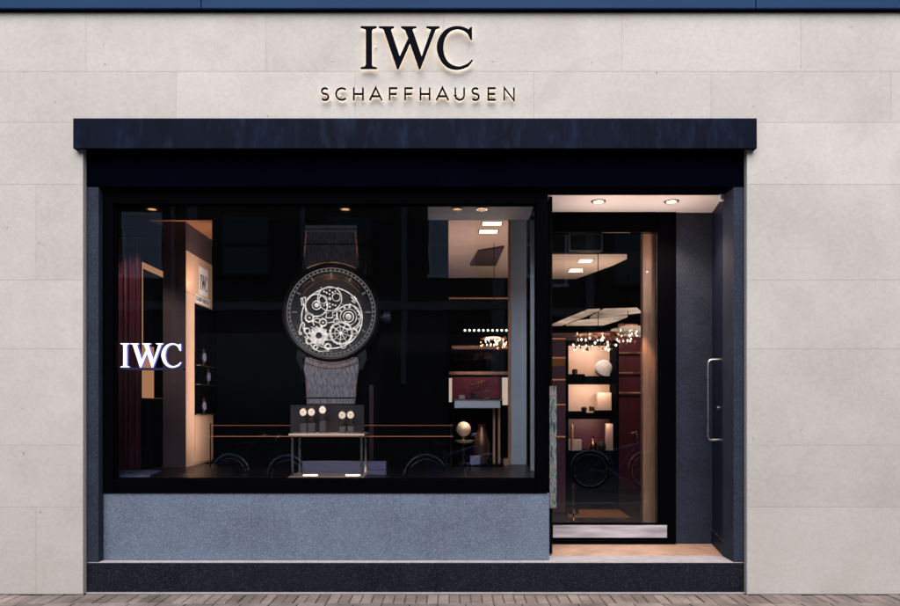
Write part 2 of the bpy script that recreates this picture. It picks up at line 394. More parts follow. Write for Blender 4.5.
def stroke_quads(pts, w):
    """mitred ribbon of a poly-line -> polygon"""
    P = [Vector((a, b)) for a, b in pts]; n = len(P); Lf, Rt = [], []
    for i in range(n):
        d0 = (P[i] - P[i - 1]).normalized() if i > 0 else None
        d1 = (P[i + 1] - P[i]).normalized() if i < n - 1 else None
        if d0 is None: d0 = d1
        if d1 is None: d1 = d0
        nn = Vector((-(d0.y + d1.y), d0.x + d1.x))
        if nn.length < 1e-6: nn = Vector((-d0.y, d0.x))
        nn.normalize(); c = max(0.42, nn.dot(Vector((-d0.y, d0.x))))
        Lf.append(P[i] + nn * w / 2 / c); Rt.append(P[i] - nn * w / 2 / c)
    return [(v.x, v.y) for v in Lf + Rt[::-1]]
def glyph_mesh(bm, polys, origin, right, up, h, vec):
    origin, right, up, vec = Vector(origin), Vector(right), Vector(up), Vector(vec)
    for i, g in enumerate(polys):
        o2 = origin + vec * (0.02 * i)
        poly(bm, [o2 + right * (u * h) + up * (v * h) for u, v in g], vec)
def sans_polys(ch, w=0.13): return [stroke_quads(s, w) for s in SANS[ch]]

# ------------------------------------------------------------------ ground
bm = BM(); box(bm, -60, 60, -3.6, 0.30, -0.35, -0.012)
g = obj('pavement_bed', bm, 'joint'); tag(g, None, None, kind='structure')
bm = BM()
y = -0.012; row = 0
while y > -2.2:
    dep = 0.235 if row % 2 == 0 else 0.105
    w = 0.082 if row % 2 == 0 else 0.205
    x = -4.6 + (0.5 * w if row % 4 > 1 else 0.0)
    while x < 4.6:
        j = random.uniform(-0.0015, 0.0015); h = random.uniform(-0.004, 0.003)
        x0, x1, y0, y1, t = x + 0.004, x + w - 0.003 + j, y - dep + 0.004, y - 0.003, h
        b = 0.004
        v = [bm.verts.new(q) for q in ((x0, y0, -0.012), (x1, y0, -0.012), (x1, y1, -0.012), (x0, y1, -0.012),
             (x0, y0, t - b), (x1, y0, t - b), (x1, y1, t - b), (x0, y1, t - b),
             (x0 + b, y0 + b, t), (x1 - b, y0 + b, t), (x1 - b, y1 - b, t), (x0 + b, y1 - b, t))]
        for f in ((0, 1, 5, 4), (1, 2, 6, 5), (2, 3, 7, 6), (3, 0, 4, 7), (4, 5, 9, 8), (5, 6, 10, 9), (6, 7, 11, 10), (7, 4, 8, 11), (8, 9, 10, 11)):
            bm.faces.new([v[i] for i in f])
        x += w
    y -= dep; row += 1
tag(obj('pavement', bm, 'paver'), None, None, kind='structure')
bm = BM(); box(bm, -60, 60, -3.75, -3.6, -0.35, -0.005)
tag(obj('kerb', bm, 'kerb', bevel=0.01), None, None, kind='structure')
bm = BM(); box(bm, -60, 60, -11.0, -3.75, -0.35, -0.12)
tag(obj('road', bm, 'asphalt'), None, None, kind='structure')
bm = BM(); box(bm, -60, 60, -60, -11.0, -0.35, -0.02)
tag(obj('ground', bm, 'asphalt'), None, None, kind='structure')

# ------------------------------------------------------------------ the shop building
shop = thing('shop_building', 'pale limestone shop front with dark blue granite portal, canopy and wide display window', 'building', (0, 0.4, 0))
YP, YF, YG, YD = 0.05, 0.11, 0.15, 0.81          # portal face, window frame face, glass, entrance door
xL, xR = X(83), X(747)
zTop = Z(128)
zStep = Z(562, YP)
# stone cladding, block by block
bm = BM()
rows = [620, 507, 445, 349, 280, 184.5, 122.5, 71.6, 8, -40]
vj = {0: [36], 1: [], 2: [-20], 3: [], 4: [36], 5: [], 6: [-4, 176, 355, 534, 711, 891], 7: [86, 266, 444, 622, 801], 8: [176, 355, 534, 711, 891]}
gp = 0.0015
def block(x0, x1, z0, z1):
    if x1 - x0 < 0.02 or z1 - z0 < 0.02: return
    box(bm, x0 + gp, x1 - gp, 0.0, 0.028, z0 + gp, z1 - gp)
for r in range(len(rows) - 1):
    z0, z1 = max(Z(rows[r]), 0.0), Z(rows[r + 1])
    xs = sorted([-5.2] + [X(v) for v in vj[r]] + [5.2])
    for a, b in zip(xs[:-1], xs[1:]):
        if z1 <= zTop + 1e-4:                     # beside the portal opening
            for c, d in ((a, min(b, xL)), (max(a, xR), b)):
                if d > c: block(c, d, z0, z1)
        elif z0 < zTop:                            # course the portal cuts into
            for c, d in ((a, min(b, xL)), (max(a, xR), b)):
                if d > c: block(c, d, z0, z1)
            c, d = max(a, xL), min(b, xR)
            if d > c: block(c, d, zTop, z1)
        else: block(a, b, z0, z1)
wall = obj('stone_cladding', bm, 'stone', shop)
bm = BM()
zU = Z(-40)
box(bm, -5.2, xL - 0.0015, 0.0007, 0.30, 0, zU); box(bm, xR + 0.0015, 5.2, 0.0007, 0.30, 0, zU); box(bm, xL - 0.001, xR + 0.001, 0.0007, 0.30, zTop + 0.002, zU)
obj('wall_backing', bm, 'mortar', shop)
for a, b in ((xL - .0014, xL - .0002), (xR + .0002, xR + .0014)):
    bm = BM(); box(bm, a, b, 0.0008, YP - .001, 0, zTop); obj('reveal_lining', bm, 'stone', shop)
# lining of the reveals beside the portal
bm = BM(); box(bm, -5.2, 5.2, 0.06, 6.2, zU, 8.5)
obj('upper_wall', bm, 'stone', shop)
# gutter fascia across the top, in three lengths
bm = BM(); yf = -0.05
for a, b in ((-330, 200.6), (201.4, 755.6), (756.4, 1240)):
    x0, x1 = X(a, yf), X(b, yf); zb = Z(8.3, yf)
    box(bm, x0, x1, yf, 0.055, zb, zb + 0.34)
obj('gutter_fascia', bm, 'fascia', shop, bevel=0.004)
bm = BM(); box(bm, -5.2, 5.2, -0.028, -0.001, Z(10.6, -0.028), Z(8.5, yf) - 0.004)
obj('underside_shade', bm, 'black', shop)  # black strip put in for the shade under the fascia
# canopy
yc = -0.060
bm = BM()
zc0, zc1 = Z(148.5, yc), Z(118.3, yc); cx0, cx1 = X(73, yc), X(757, yc)
box(bm, cx0, cx1, yc, yc + 0.012, zc0, zc1)                                   # front sheet
box(bm, cx0, cx0 + 0.012, yc + 0.0125, -0.001, zc0, zc1)                       # end cheeks
box(bm, cx1 - 0.012, cx1, yc + 0.0125, -0.001, zc0, zc1)
box(bm, cx0 + 0.0125, cx1 - 0.0125, yc + 0.0125, -0.001, zc1 - 0.014, zc1 - 0.002)
obj('canopy', bm, 'canopy', shop, bevel=0.003)
bm = BM(); box(bm, cx0 + 0.0125, cx1 - 0.0125, yc + 0.0125, -0.001, zc0 + 0.012, zc0 + 0.022)
obj('canopy_soffit', bm, 'matte', shop)
# portal: lintel, two pilasters, step
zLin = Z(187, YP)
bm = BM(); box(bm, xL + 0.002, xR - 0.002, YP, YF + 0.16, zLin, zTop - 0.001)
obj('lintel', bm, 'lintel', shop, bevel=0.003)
pl1 = X(98.5, YP); pr0 = X(733.5, YP)
for a, b in ((xL + 0.002, pl1), (pr0, xR - 0.002)):
    bm = BM(); box(bm, a, b, YP, YF + 0.16, zStep + 0.001, zLin - 0.002)
    obj('pilaster', bm, 'granite_mid', shop, bevel=0.003)
bm = BM(); box(bm, xL + 0.002, xR - 0.002, YP, 0.30, 0.004, zStep - 0.007)
obj('entrance_step', bm, 'granite', shop, bevel=0.004)
bm = BM(); box(bm, xL + 0.004, xR - 0.004, YP + 0.003, 0.30, zStep - 0.0068, zStep)
obj('step_tread', bm, 'mortar_pale', shop, bevel=0.002)
bm = BM(); box(bm, xL, xR, YP - 0.008, YP - 0.001, -0.01, 0.004)
obj('mortar_fillet', bm, 'mortar_pale', shop)
# granite panels under the window
yb = 0.125
pw0, pw1 = pl1 + 0.002, X(549.3, yb); pj = X(249, yb); zSill = Z(493, YF)
for a, b in ((pw0, pj - 0.0012), (pj + 0.0012, pw1)):
    bm = BM(); box(bm, a, b, yb, yb + 0.05, zStep + 0.004, zSill - 0.002)
    obj('granite_panel', bm, 'granite_blue', shop, bevel=0.0015)
bm = BM(); box(bm, pj - 0.0011, pj + 0.0011, yb + 0.003, yb + 0.05, zStep + 0.004, zSill - 0.003)
obj('panel_joint', bm, 'mortar_pale', shop)
# display window: frame and pane
fx0, fx1, fz0, fz1 = pl1 + 0.001, X(548, YF), zSill, Z(188.5, YF)
gx0, gx1, gz0, gz1 = X(113, YF), X(536.5, YF), Z(479.5, YF), Z(203.5, YF)
win = obj('window', (lambda b: (box(b, fx0, gx0 - 0.0005, YF, YF + 0.10, fz0, fz1), box(b, gx1 + 0.0005, fx1, YF, YF + 0.10, fz0, fz1),
        box(b, gx0, gx1, YF, YF + 0.10, fz0, gz0), box(b, gx0, gx1, YF, YF + 0.10, gz1, fz1), b)[-1])(BM()), 'black', shop, bevel=0.004)
bm = BM()
for a in ((gx0 + 0.001, gx0 + 0.012, gz0 + 0.001, gz1 - 0.001), (gx1 - 0.012, gx1 - 0.001, gz0 + 0.001, gz1 - 0.001), (gx0 + 0.0125, gx1 - 0.0125, gz0 + 0.001, gz0 + 0.011), (gx0 + 0.0125, gx1 - 0.0125, gz1 - 0.011, gz1 - 0.001)):
    box(bm, a[0], a[1], YG - 0.012, YG - 0.001, a[2], a[3])
obj('glazing_bead', bm, 'black', win)
bm = BM(); box(bm, gx0 + 0.001, gx1 - 0.001, YG, YG + 0.01, gz0 + 0.001, gz1 - 0.001)
obj('pane', bm, 'glass', win)
# entrance recess
zCeil = zLin + 0.006
rxL = fx1 + 0.001
rxR0, rxR1 = X(731.5, 0.27), X(712, YD)
bm = BM()
poly(bm, [(rxL, 0.272, zCeil), (X(731, 0.27) - 0.001, 0.272, zCeil), (rxR1 - 0.001, YD - 0.001, zCeil), (rxL, YD - 0.001, zCeil)], (0, 0, 0.05))
box(bm, rxL, X(731, YF) - 0.004, YF + 0.001, 0.2715, zCeil + 0.055, zCeil + 0.08)
obj('recess_ceiling', bm, 'ceiling', shop)
bm = BM()
poly(bm, [(rxL, 0.302, zStep - 0.04), (rxR0 + 0.03, 0.302, zStep - 0.04), (rxR1 + 0.03, YD + 0.25, zStep - 0.04), (rxL, YD + 0.25, zStep - 0.04)], (0, 0, 0.036))
obj('recess_floor', bm, 'recess_floor', shop)
# right flank of the recess: a dark blue leaf with a pull handle, skirting below
def leaf_pt(t, z, off=0.0):
    a = Vector((pr0 + 0.012, 0.272, 0)); b = Vector((rxR1, YD - 0.002, 0)); d = (b - a); n = Vector((-d.y, d.x, 0)).normalized()
    q = a + d * t + n * off; return Vector((q.x, q.y, z))
leaf = BM(); poly(leaf, [leaf_pt(0, zStep + 0.13), leaf_pt(1, zStep + 0.13), leaf_pt(1, zCeil - 0.002), leaf_pt(0, zCeil - 0.002)], (0.04, 0.006, 0))
leaf = obj('side_door', leaf, 'door_blue', shop)
bm = BM(); poly(bm, [leaf_pt(0, zStep + 0.001, 0.006), leaf_pt(1, zStep + 0.001, 0.006), leaf_pt(1, zStep + 0.118, 0.006), leaf_pt(0, zStep + 0.118, 0.006)], (0.046, 0.007, 0))
obj('skirting', bm, 'door_blue', shop)
bm = BM(); poly(bm, [leaf_pt(0, zStep + 0.119, 0.008), leaf_pt(1, zStep + 0.119, 0.008), leaf_pt(1, zStep + 0.127, 0.008), leaf_pt(0, zStep + 0.127, 0.008)], (0.046, 0.007, 0))
obj('skirting_trim', bm, 'steel', shop)
# handle: a D shaped pull
th = 0.36
hz0, hz1 = Z(440, 0.45), Z(359.5, 0.45)
pts = []
for z, s in ((hz1, 1), (hz0, -1)):
    seg = [leaf_pt(th, z, -0.002), leaf_pt(th, z, 0.055)] + [leaf_pt(th, z - s * (0.035 - 0.035 * math.cos(a)), 0.055 + 0.035 * math.sin(a)) for a in [PI / 2 * k / 5 for k in range(1, 6)]]
    pts = seg if s == 1 else pts + seg[::-1]
bm = BM(); tube(bm, pts, 0.011, 12); obj('pull_handle', bm, 'steel', leaf, smooth=True)
bm = BM(); tube(bm, [leaf_pt(0.42, Z(408, 0.45), -0.002), leaf_pt(0.42, Z(408, 0.45), 0.012)], 0.018, 14); obj('lock', bm, 'steel', leaf, smooth=True)
# back wall of the recess, right of the door
bm = BM(); box(bm, X(675, YD) + 0.001, rxR1 + 0.05, YD, YD + 0.08, zStep + 0.001, zCeil + 0.05)
obj('recess_back_wall', bm, 'granite_mid', shop)
# entrance door
dx0, dx1 = rxL + 0.001, X(675, YD); dz0, dz1 = zStep + 0.001, zCeil - 0.002
ex0, ex1, ez0, ez1 = X(551.5, YD), X(657, YD), Z(523, YD), Z(232.5, YD)
yd = YD - 0.03
door = BM()
box(door, dx0, ex0 - 0.0005, yd, YD + 0.05, dz0, dz1); box(door, ex1 + 0.0005, dx1, yd, YD + 0.05, dz0, dz1)
box(door, ex0, ex1, yd, YD + 0.05, dz0, ez0); box(door, ex0, ex1, yd, YD + 0.05, ez1, dz1)
door = obj('entrance_door', door, 'black', shop, bevel=0.003)
bm = BM(); box(bm, ex0 + 0.001, ex1 - 0.001, YD, YD + 0.01, ez0 + 0.001, ez1 - 0.001); obj('pane', bm, 'glass', door)
bm = BM(); fbox(bm, 553, 667, 525, 537.5, yd - 0.006, 0.005); obj('kick_plate', bm, 'kick', door)
bm = BM(); fbox(bm, 549.6, 556.5, 386, 508, 0.30, 0.012)  # street reflection of the side glass, painted on a thin strip
obj('reflection_strip', bm, 'street_reflection', shop, label='narrow strip painted as the street reflected in the side glass by the door')
# ------------------------------------------------------------------ inside: shell of the shop
bm = BM(); zc = 3.42; y0 = 0.31
box(bm, -3.7, -3.6, y0, 6.1, 0.02, 3.6); box(bm, 3.2, 3.3, YD + 0.14, 6.1, 0.02, 3.6)
box(bm, -3.6, 3.2, 6.0, 6.1, 0.02, 3.6); box(bm, -3.599, 3.199, y0, 5.999, 3.45, 3.6)
box(bm, X(549, .3) + 0.012, X(549, .3) + 0.03, y0 + 0.01, YD - 0.04, zStep + 0.01, zCeil - 0.002)
obj('interior_wall', bm, 'matte', shop)
bm = BM(); box(bm, -3.6, 3.2, 1.07, 5.999, 0.06, zStep - 0.004); obj('shop_floor', bm, 'dark_floor', shop)
zDeck = gz0 - 0.002
bm = BM(); box(bm, X(88, .3), X(545, .3), 0.215, 1.70, zDeck - 0.06, zDeck); box(bm, X(88, .3), X(545, .3), 1.66, 1.70, zStep, zDeck - 0.0605)
obj('display_deck', bm, 'dark_floor', shop)
zWC = Z(202, YG)
bm = BM(); box(bm, X(88, .3), X(544, .3), 0.215, 0.70, zWC, zWC + 0.03); box(bm, X(88, .3), X(544, .3), 0.215, 0.24, zWC + 0.031, 3.44)
obj('window_ceiling', bm, 'matte', shop)
bm = BM()
poly(bm, [on_level(428, 204, zWC - 0.003), on_level(534, 204, zWC - 0.003), on_level(529, 220, zWC - 0.003), on_level(428, 220, zWC - 0.003)], (0, 0, 0.0025))
obj('window_soffit_panel', bm, 'pale_panel', shop)
# shop ceiling: two pale coffers in a dark ceiling
zq = 3.40
bm = BM()
poly(bm, [on_level(446, 216, zq), on_level(509, 216, zq), on_level(509, 278, zq), on_level(446, 278, zq)], (0, 0, 0.04))
obj('ceiling_coffer', bm, 'pink_ceiling', shop)
bm = BM()
poly(bm, [on_level(545, 252, zq), on_level(627, 252, zq), on_level(627, 259, zq), on_level(612, 266, zq), on_level(576, 279, zq), on_level(545, 279, zq)], (0, 0, 0.04))
obj('ceiling_coffer', bm, 'pink_ceiling', shop)
bm = BM()
poly(bm, [on_level(478, 252, zq - .03), on_level(504, 248, zq - .03), on_level(496, 266, zq - .03), on_level(470, 266, zq - .03)], (0, 0, 0.029))
obj('ceiling_recess', bm, 'mauve', shop)
bm = BM(); box(bm, X(550, 1.5), X(660, 1.5), 1.5, 1.6, Z(252, 1.5), 3.449); obj('bulkhead', bm, 'matte', shop)
bm = BM(); fbox(bm, 545, 662, 333, 500, 5.2, .03); obj('rear_panel', bm, 'wine', shop)
for py in (352, 372, 392):
    bm = BM(); fbox(bm, 618, 645, py, py + 1.2, 5.15, .02); obj('rear_shelf', bm, 'copper_dim', shop)
bm = BM(); fbox(bm, 449, 509, 297.5, 299, 4.9, .03); obj('picture_rail', bm, 'oak', shop)
bm = BM(); box(bm, X(449, 5.3), X(520, 5.3), 5.3, 5.32, 0.3, 3.36); obj('back_wall', bm, 'matte', shop)
# lit coves beyond the door
for lst, zl in (([(551, 326), (570, 318), (588, 311), (600, 310.4), (583, 318), (572, 321.5), (562, 325.8)], 2.5), ([(604, 310.3), (637, 309.4), (641, 313), (612, 316.6), (590, 318.3), (597, 314)], 2.5),
                ([(566, 325.8), (578, 321.8), (604, 319.2), (628, 316.8), (618, 321), (603, 325.6)], 2.52), ([(611, 331), (626, 327.5), (656, 327.5), (656, 331), (628, 331.4)], 2.3), ([(618, 333.6), (656, 332.6), (656, 337), (640, 337), (620, 335.6)], 2.3)):
    bm = BM(); poly(bm, [on_level(*q, zl) for q in lst], (0, 0, 0.02)); obj('ceiling_cove', bm, 'cove_print', shop)
bm = BM(); box(bm, X(643, .95), X(656.5, .95), 0.95, 1.03, zStep + 0.001, Z(232, .95)); obj('door_post', bm, 'oak', shop)
bm = BM(); poly(bm, [on_level(568, 517.5, zStep), on_level(630, 517.5, zStep), on_level(618, 509, zStep), on_level(568, 509, zStep)], (0, 0, 0.006)); obj('floor_inlay', bm, 'oak_floor', shop)
# return panels right of the display
bm = BM(); box(bm, X(511, 1.6), X(526.5, 1.6), 1.6, 1.64, zDeck + 0.001, Z(218, 1.6)); obj('return_panel', bm, 'pale_panel', shop)
bm = BM(); box(bm, X(508.3, 1.58), X(510.6, 1.58), 1.58, 1.63, zDeck + 0.001, Z(218, 1.58)); obj('return_post', bm, 'oak', shop)
bm = BM(); box(bm, X(530.5, .9), X(536.5, .9), 0.9, 0.93, zDeck + 0.001, Z(219, .9)); obj('return_panel', bm, 'pale_panel', shop)
# left flank: mauve pillar with beige side, wine panel
yp0, yp1 = 1.30, 2.05
Xs = X(186, yp0); zpT = Z(250, yp0)
bm = BM(); box(bm, X(163, yp0), Xs - 0.004, yp0, yp1, zDeck + 0.001, 3.3); obj('pillar', bm, 'mauve', shop)
pil = BM(); box(pil, Xs - 0.003, Xs, yp0 + 0.002, yp1, zDeck + 0.001, zpT); pil = obj('beige_panel', pil, 'beige', shop)
def side(py, y): return Z(py, y)
yn0 = -D + (450 - 194.5) and (Xs * -K * D / (450 - 194.5)) - D      # depth where the side plane meets drawing column 194.5
zn1 = ZC + (407 - 303) / K * (D + yn0) / D; zn0 = ZC + (407 - 415) / K * (D + yn0) / D
bm = BM(); box(bm, Xs + 0.001, Xs + 0.006, yn0, yp1 + 0.03, zn0, zn1); niche = obj('niche', bm, 'black', pil)
for q in (0.30, 0.002):
    bm = BM(); box(bm, Xs + 0.0065, Xs + 0.05, yn0 + 0.02, yp1, zn0 + q, zn0 + q + 0.006); obj('niche_shelf', bm, 'steel', niche)
bm = BM(); box(bm, Xs + 0.001, Xs + 0.009, yn0, yp1, zDeck + 0.02, zn0 - 0.006); obj('lower_panel', bm, 'beige', pil)
bm = BM(); box(bm, Xs + 0.0005, Xs + 0.002, yp0 + 0.003, yp1, zn1 + 0.075, zn1 + 0.078); obj('panel_joint', bm, 'mauve', pil)
# wine coloured wall and warm edge light at the very left
cur = thing('curtain', 'dark wine red pleated curtain at the left end of the window', 'curtain', (X(124, .9), .9, zDeck))
bm = BM(); N_ = 90; za, zb_ = zDeck + .001, Z(238, .9); fr, bk = [], []
for k in range(N_ + 1):
    t = k / N_; x = X(104, .9) + (X(141, .9) - X(104, .9)) * t
    y = .9 + .022 * math.sin(t * 2 * PI * 6.5) + .010 * math.sin(t * 23 + 1)
    fr.append((bm.verts.new((x, y, za)), bm.verts.new((x + .004 * math.sin(t * 31), y * .98 + .018, zb_)))); bk.append((bm.verts.new((x, y + .006, za)), bm.verts.new((x + .004 * math.sin(t * 31), y * .98 + .024, zb_))))
for L_ in (fr, bk):
    for a, b in zip(L_[:-1], L_[1:]): bm.faces.new([a[0], b[0], b[1], a[1]])
for a, b, c_, d in zip(fr[:-1], fr[1:], bk[:-1], bk[1:]): bm.faces.new([a[1], b[1], d[1], c_[1]]); bm.faces.new([a[0], c_[0], d[0], b[0]])
bm.faces.new([fr[0][0], fr[0][1], bk[0][1], bk[0][0]]); bm.faces.new([fr[-1][0], bk[-1][0], bk[-1][1], fr[-1][1]])
obj('cloth', bm, 'wine', cur, smooth=True)
bm = BM(); tube(bm, [(X(102, .9), .93, zb_ + .012), (X(143, .9), .93, zb_ + .012)], .011, 10); obj('curtain_rod', bm, 'copper', cur)
for px, py0, py1 in ((126.5, 300, 474), (140.5, 290, 474)):
    bm = BM(); box(bm, X(px, 1.5), X(px + 1.1, 1.5), 1.5, 1.52, Z(py1, 1.5), Z(py0, 1.5)); obj('trim_strip', bm, 'oak', shop)
bm = BM(); box(bm, X(110, 1.9), X(166, 1.9), 1.9, 1.94, zDeck + 0.001, 3.3); obj('wine_panel', bm, 'wine', shop)
bm = BM(); box(bm, X(112.8, .5), X(114.2, .5), 0.5, 0.512, Z(366, .5), Z(343, .5)); obj('glow_strip', bm, 'cove_glow', shop)
bm = BM(); poly(bm, [on_level(140, 217, 3.2), on_level(212, 217, 3.2), on_level(212, 246, 3.2), on_level(190, 246, 3.2), on_level(163, 226, 3.2)], (0, 0, 0.03)); obj('copper_ceiling', bm, 'oak', shop)

# ------------------------------------------------------------------ signs on the facade
def px_letter(parent, name, polys, ox, oy, hpx, y_front, dep, m, back=None):
    bm = BM(); h = hpx / K * (D + y_front) / D
    glyph_mesh(bm, polys, (X(ox, y_front), y_front, Z(oy, y_front)), (1, 0, 0), (0, 0, 1), h, (0, dep, 0))
    o = obj(name, bm, m, parent)
    if back:
        bm = BM()
        glyph_mesh(bm, polys, (X(ox, y_front), y_front + dep + 0.0006, Z(oy, y_front)), (1, 0, 0), (0, 0, 1), h, (0, 0.002, 0))
        obj('back_light', bm, back, o)
    return o
ys = -0.052
big = thing('shop_sign', 'large black serif letters standing off the stone above the canopy, lit from behind', 'sign', (X(418), 0, Z(70)))
for ch, gl in SERIF:
    px_letter(big, 'letter', [gl], 355 + 0, 20 + 350 / 7.2, 305 / 7.2, ys, 0.02, 'letter', 'halo')
small = thing('shop_sign', 'small widely spaced black sans serif letters directly above the canopy edge', 'sign', (X(418), 0, Z(101)))
xs = [320, 335, 352.6, 369, 388.3, 403.8, 419.3, 435.7, 454, 470.6, 487, 503]
for ch, ox in zip('SCHAFFHAUSEN', xs):
    px_letter(small, 'letter', sans_polys(ch), ox + 0.7, 100.2, 12.6, -0.04, 0.014, 'letter', 'halo')
for sg, xx, zy in ((big, (375, 410, 440), 45), (small, [q + 4.5 for q in xs], 94)):
    for q in xx:
        yy = ys + 0.02 if sg is big else -0.026
        bm = BM(); lathe(bm, [(0.004, yy + 0.003), (0.004, -0.0005)], (X(q, ys), 0, Z(zy, ys)), 8, 'y'); obj('standoff', bm, 'steel', sg)

# ------------------------------------------------------------------ ceiling lamps and added fills
def downlight(name, label, loc, r, group, m='lamp'):
    t = thing(name, label, 'lamp', loc, group)
    c = Vector(loc); bm = BM()
    lathe(bm, [(r, 0), (r, -0.006), (r * 0.93, -0.010), (r * 0.72, -0.010), (r * 0.66, 0.02)], c, 28); obj('trim_ring', bm, 'steel', t, smooth=True)
    bm = BM(); lathe(bm, [(r * 0.62, 0.0), (r * 0.62, -0.004)], c, 24); obj('lens', bm, m, t)
    return t
def spot(name, loc, target, power, size_deg, col=(1, 0.72, 0.48), radius=0.03, blend=0.6):
    l = bpy.data.lights.new(name, 'SPOT'); l.energy = power; l.spot_size = math.radians(size_deg); l.spot_blend = blend
    l.color = col; l.shadow_soft_size = radius
    o = bpy.data.objects.new(name, l); COL.objects.link(o); o.location = loc
    o.rotation_euler = (Vector(target) - Vector(loc)).to_track_quat('-Z', 'Y').to_euler(); return o
def area(name, loc, target, power, sx, sy, col=(1, 0.75, 0.52)):
    l = bpy.data.lights.new(name, 'AREA'); l.shape = 'RECTANGLE'; l.size = sx; l.size_y = sy; l.energy = power; l.color = col
    o = bpy.data.objects.new(name, l); COL.objects.link(o); o.location = loc
    o.rotation_euler = (Vector(target) - Vector(loc)).to_track_quat('-Z', 'Y').to_euler(); return o
d1 = on_level(598.5, 201, zCeil); d2 = on_level(671.5, 201, zCeil)
downlight('downlight', 'lit round downlight in the white entrance ceiling above the door glass', d1 - Vector((0, 0, 0.0005)), 0.062, 'downlights over the entrance')
downlight('downlight', 'lit round downlight in the white entrance ceiling nearer the small white sensor', d2 - Vector((0, 0, 0.0005)), 0.062, 'downlights over the entrance')
for d in (d1, d2): spot('entrance_spot', d + Vector((0, 0, -0.03)), d + Vector((0, 0.02, -2)), 34, 115)
for d in (d1, d2):  # unseen fill lights added to brighten the recess ceiling
    l = bpy.data.lights.new('recess_ceiling_fill', 'POINT'); l.energy = 5.0; l.color = (1, .76, .62); l.shadow_soft_size = 0.0
    o = bpy.data.objects.new('recess_ceiling_fill', l); COL.objects.link(o); o.location = d + Vector((0, 0, -.45))
spot('wine_spot', (X(150, .4), .4, zWC - .04), (-3.0, 1.2, 1.9), 24, 60, (1, .7, .5), .04)
for px, nm in ((151, 'warm downlight at the top left corner of the display window'), (345, 'warm downlight at the top of the window above the giant watch'), (457, 'left of the two warm downlights under the window head by the pale soffit'), (482, 'right of the two warm downlights under the window head by the pale soffit')):
    downlight('downlight', nm, Vector((X(px, .30), 0.32, zWC - 0.004)), 0.05, 'downlights inside the window head', 'lamp_dim')
def panel_lamp(px, py, w, d, z, label):
    c = on_level(px, py, z); t = thing('ceiling_lamp', label, 'lamp', c, 'lamps in the shop ceiling')
    bm = BM(); box(bm, c.x - w / 2 - .015, c.x + w / 2 + .015, c.y - d / 2 - .015, c.y + d / 2 + .015, z - 0.006, z - 0.001); obj('frame', bm, 'steel', t)
    bm = BM(); box(bm, c.x - w / 2, c.x + w / 2, c.y - d / 2, c.y + d / 2, z - 0.012, z - 0.0065); obj('diffuser', bm, 'lamp_soft', t)
panel_lamp(492, 223, 0.2, 0.12, zq, 'front rectangular lamp in the pink ceiling seen through the window')
panel_lamp(488.5, 231, 0.2, 0.12, zq, 'rear rectangular lamp in the pink ceiling seen through the window')
panel_lamp(585.5, 260.5, 0.17, 0.17, zq, 'front ceiling lamp seen through the door glass')
panel_lamp(575.5, 270, 0.17, 0.2, zq, 'rear ceiling lamp seen through the door glass')
c = on_level(490, 240, zq); area('shop_ceiling_fill', (c.x, c.y, 2.0), (c.x, c.y + 0.2, 3.4), 20, 0.5, 0.5, (1, .68, .5))  # unseen fills hung below the coffers, aimed up to brighten them
c = on_level(590, 266, zq); area('shop_ceiling_fill', (c.x, c.y - .2, 2.6), (c.x, c.y, 3.4), 7, 0.5, 0.3)
# motion sensor in the corner of the entrance ceiling
bm = BM(); q = on_level(724, 194, zCeil); box(bm, q.x - 0.035, q.x + 0.03, q.y - 0.02, q.y + 0.03, zCeil - 0.055, zCeil - 0.001)
s = obj('sensor', bm, 'white', bevel=0.01); rebase(s, zCeil - 0.055); tag(s, 'small white sensor box tucked in the right corner of the entrance ceiling', 'sensor')

# ------------------------------------------------------------------ window contents
# lit letters on a bar
yl = 0.25
lit = thing('lit_sign', 'glowing white serif letters on a dark blue bar at the left of the window', 'sign', (X(148, yl), yl, Z(371, yl)))
for ch, gl in SERIF:
    h = 24 / K * (D + yl) / D; sx = 120 - 40 / 305 * 24 - 0.2
    for nm, yy, dd, m in (('letter', yl, 0.006, 'neon'),):
        bm = BM(); glyph_mesh(bm, [[(u * 0.95, v) for u, v in gl]], (X(117.4, yl), yl, Z(367.3, yl)), (1, 0, 0), (0, 0, 1), h, (0, dd, 0))
        l = obj('letter', bm, 'neon', lit)
        bm = BM(); glyph_mesh(bm, [[(u * 0.95, v) for u, v in gl]], (X(117.4, yl), yl + 0.0065, Z(367.3, yl)), (1, 0, 0), (0, 0, 1), h, (0, 0.03, 0))
        obj('letter_body', bm, 'neon_glow', l)
bm = BM(); box(bm, X(106, yl), X(183.5, yl), yl - 0.01, yl + 0.05, Z(370, yl), Z(367.8, yl)); obj('bar', bm, 'neon_side', lit)
# black backdrop
yb2 = 1.33
bd = thing('backdrop', 'black screen standing behind the giant watch', 'backdrop', (X(330, yb2), yb2, zDeck))
bm = BM(); box(bm, X(217, yb2), X(448.5, yb2), yb2, yb2 + 0.03, zDeck + 0.001, 3.3); obj('panel', bm, 'matte', bd)
bm = BM(); box(bm, X(369.5, yb2), X(373.5, yb2), yb2 - 0.006, yb2 - 0.001, zDeck + 0.001, Z(385, yb2)); obj('edge_strip', bm, 'red_strip', bd)
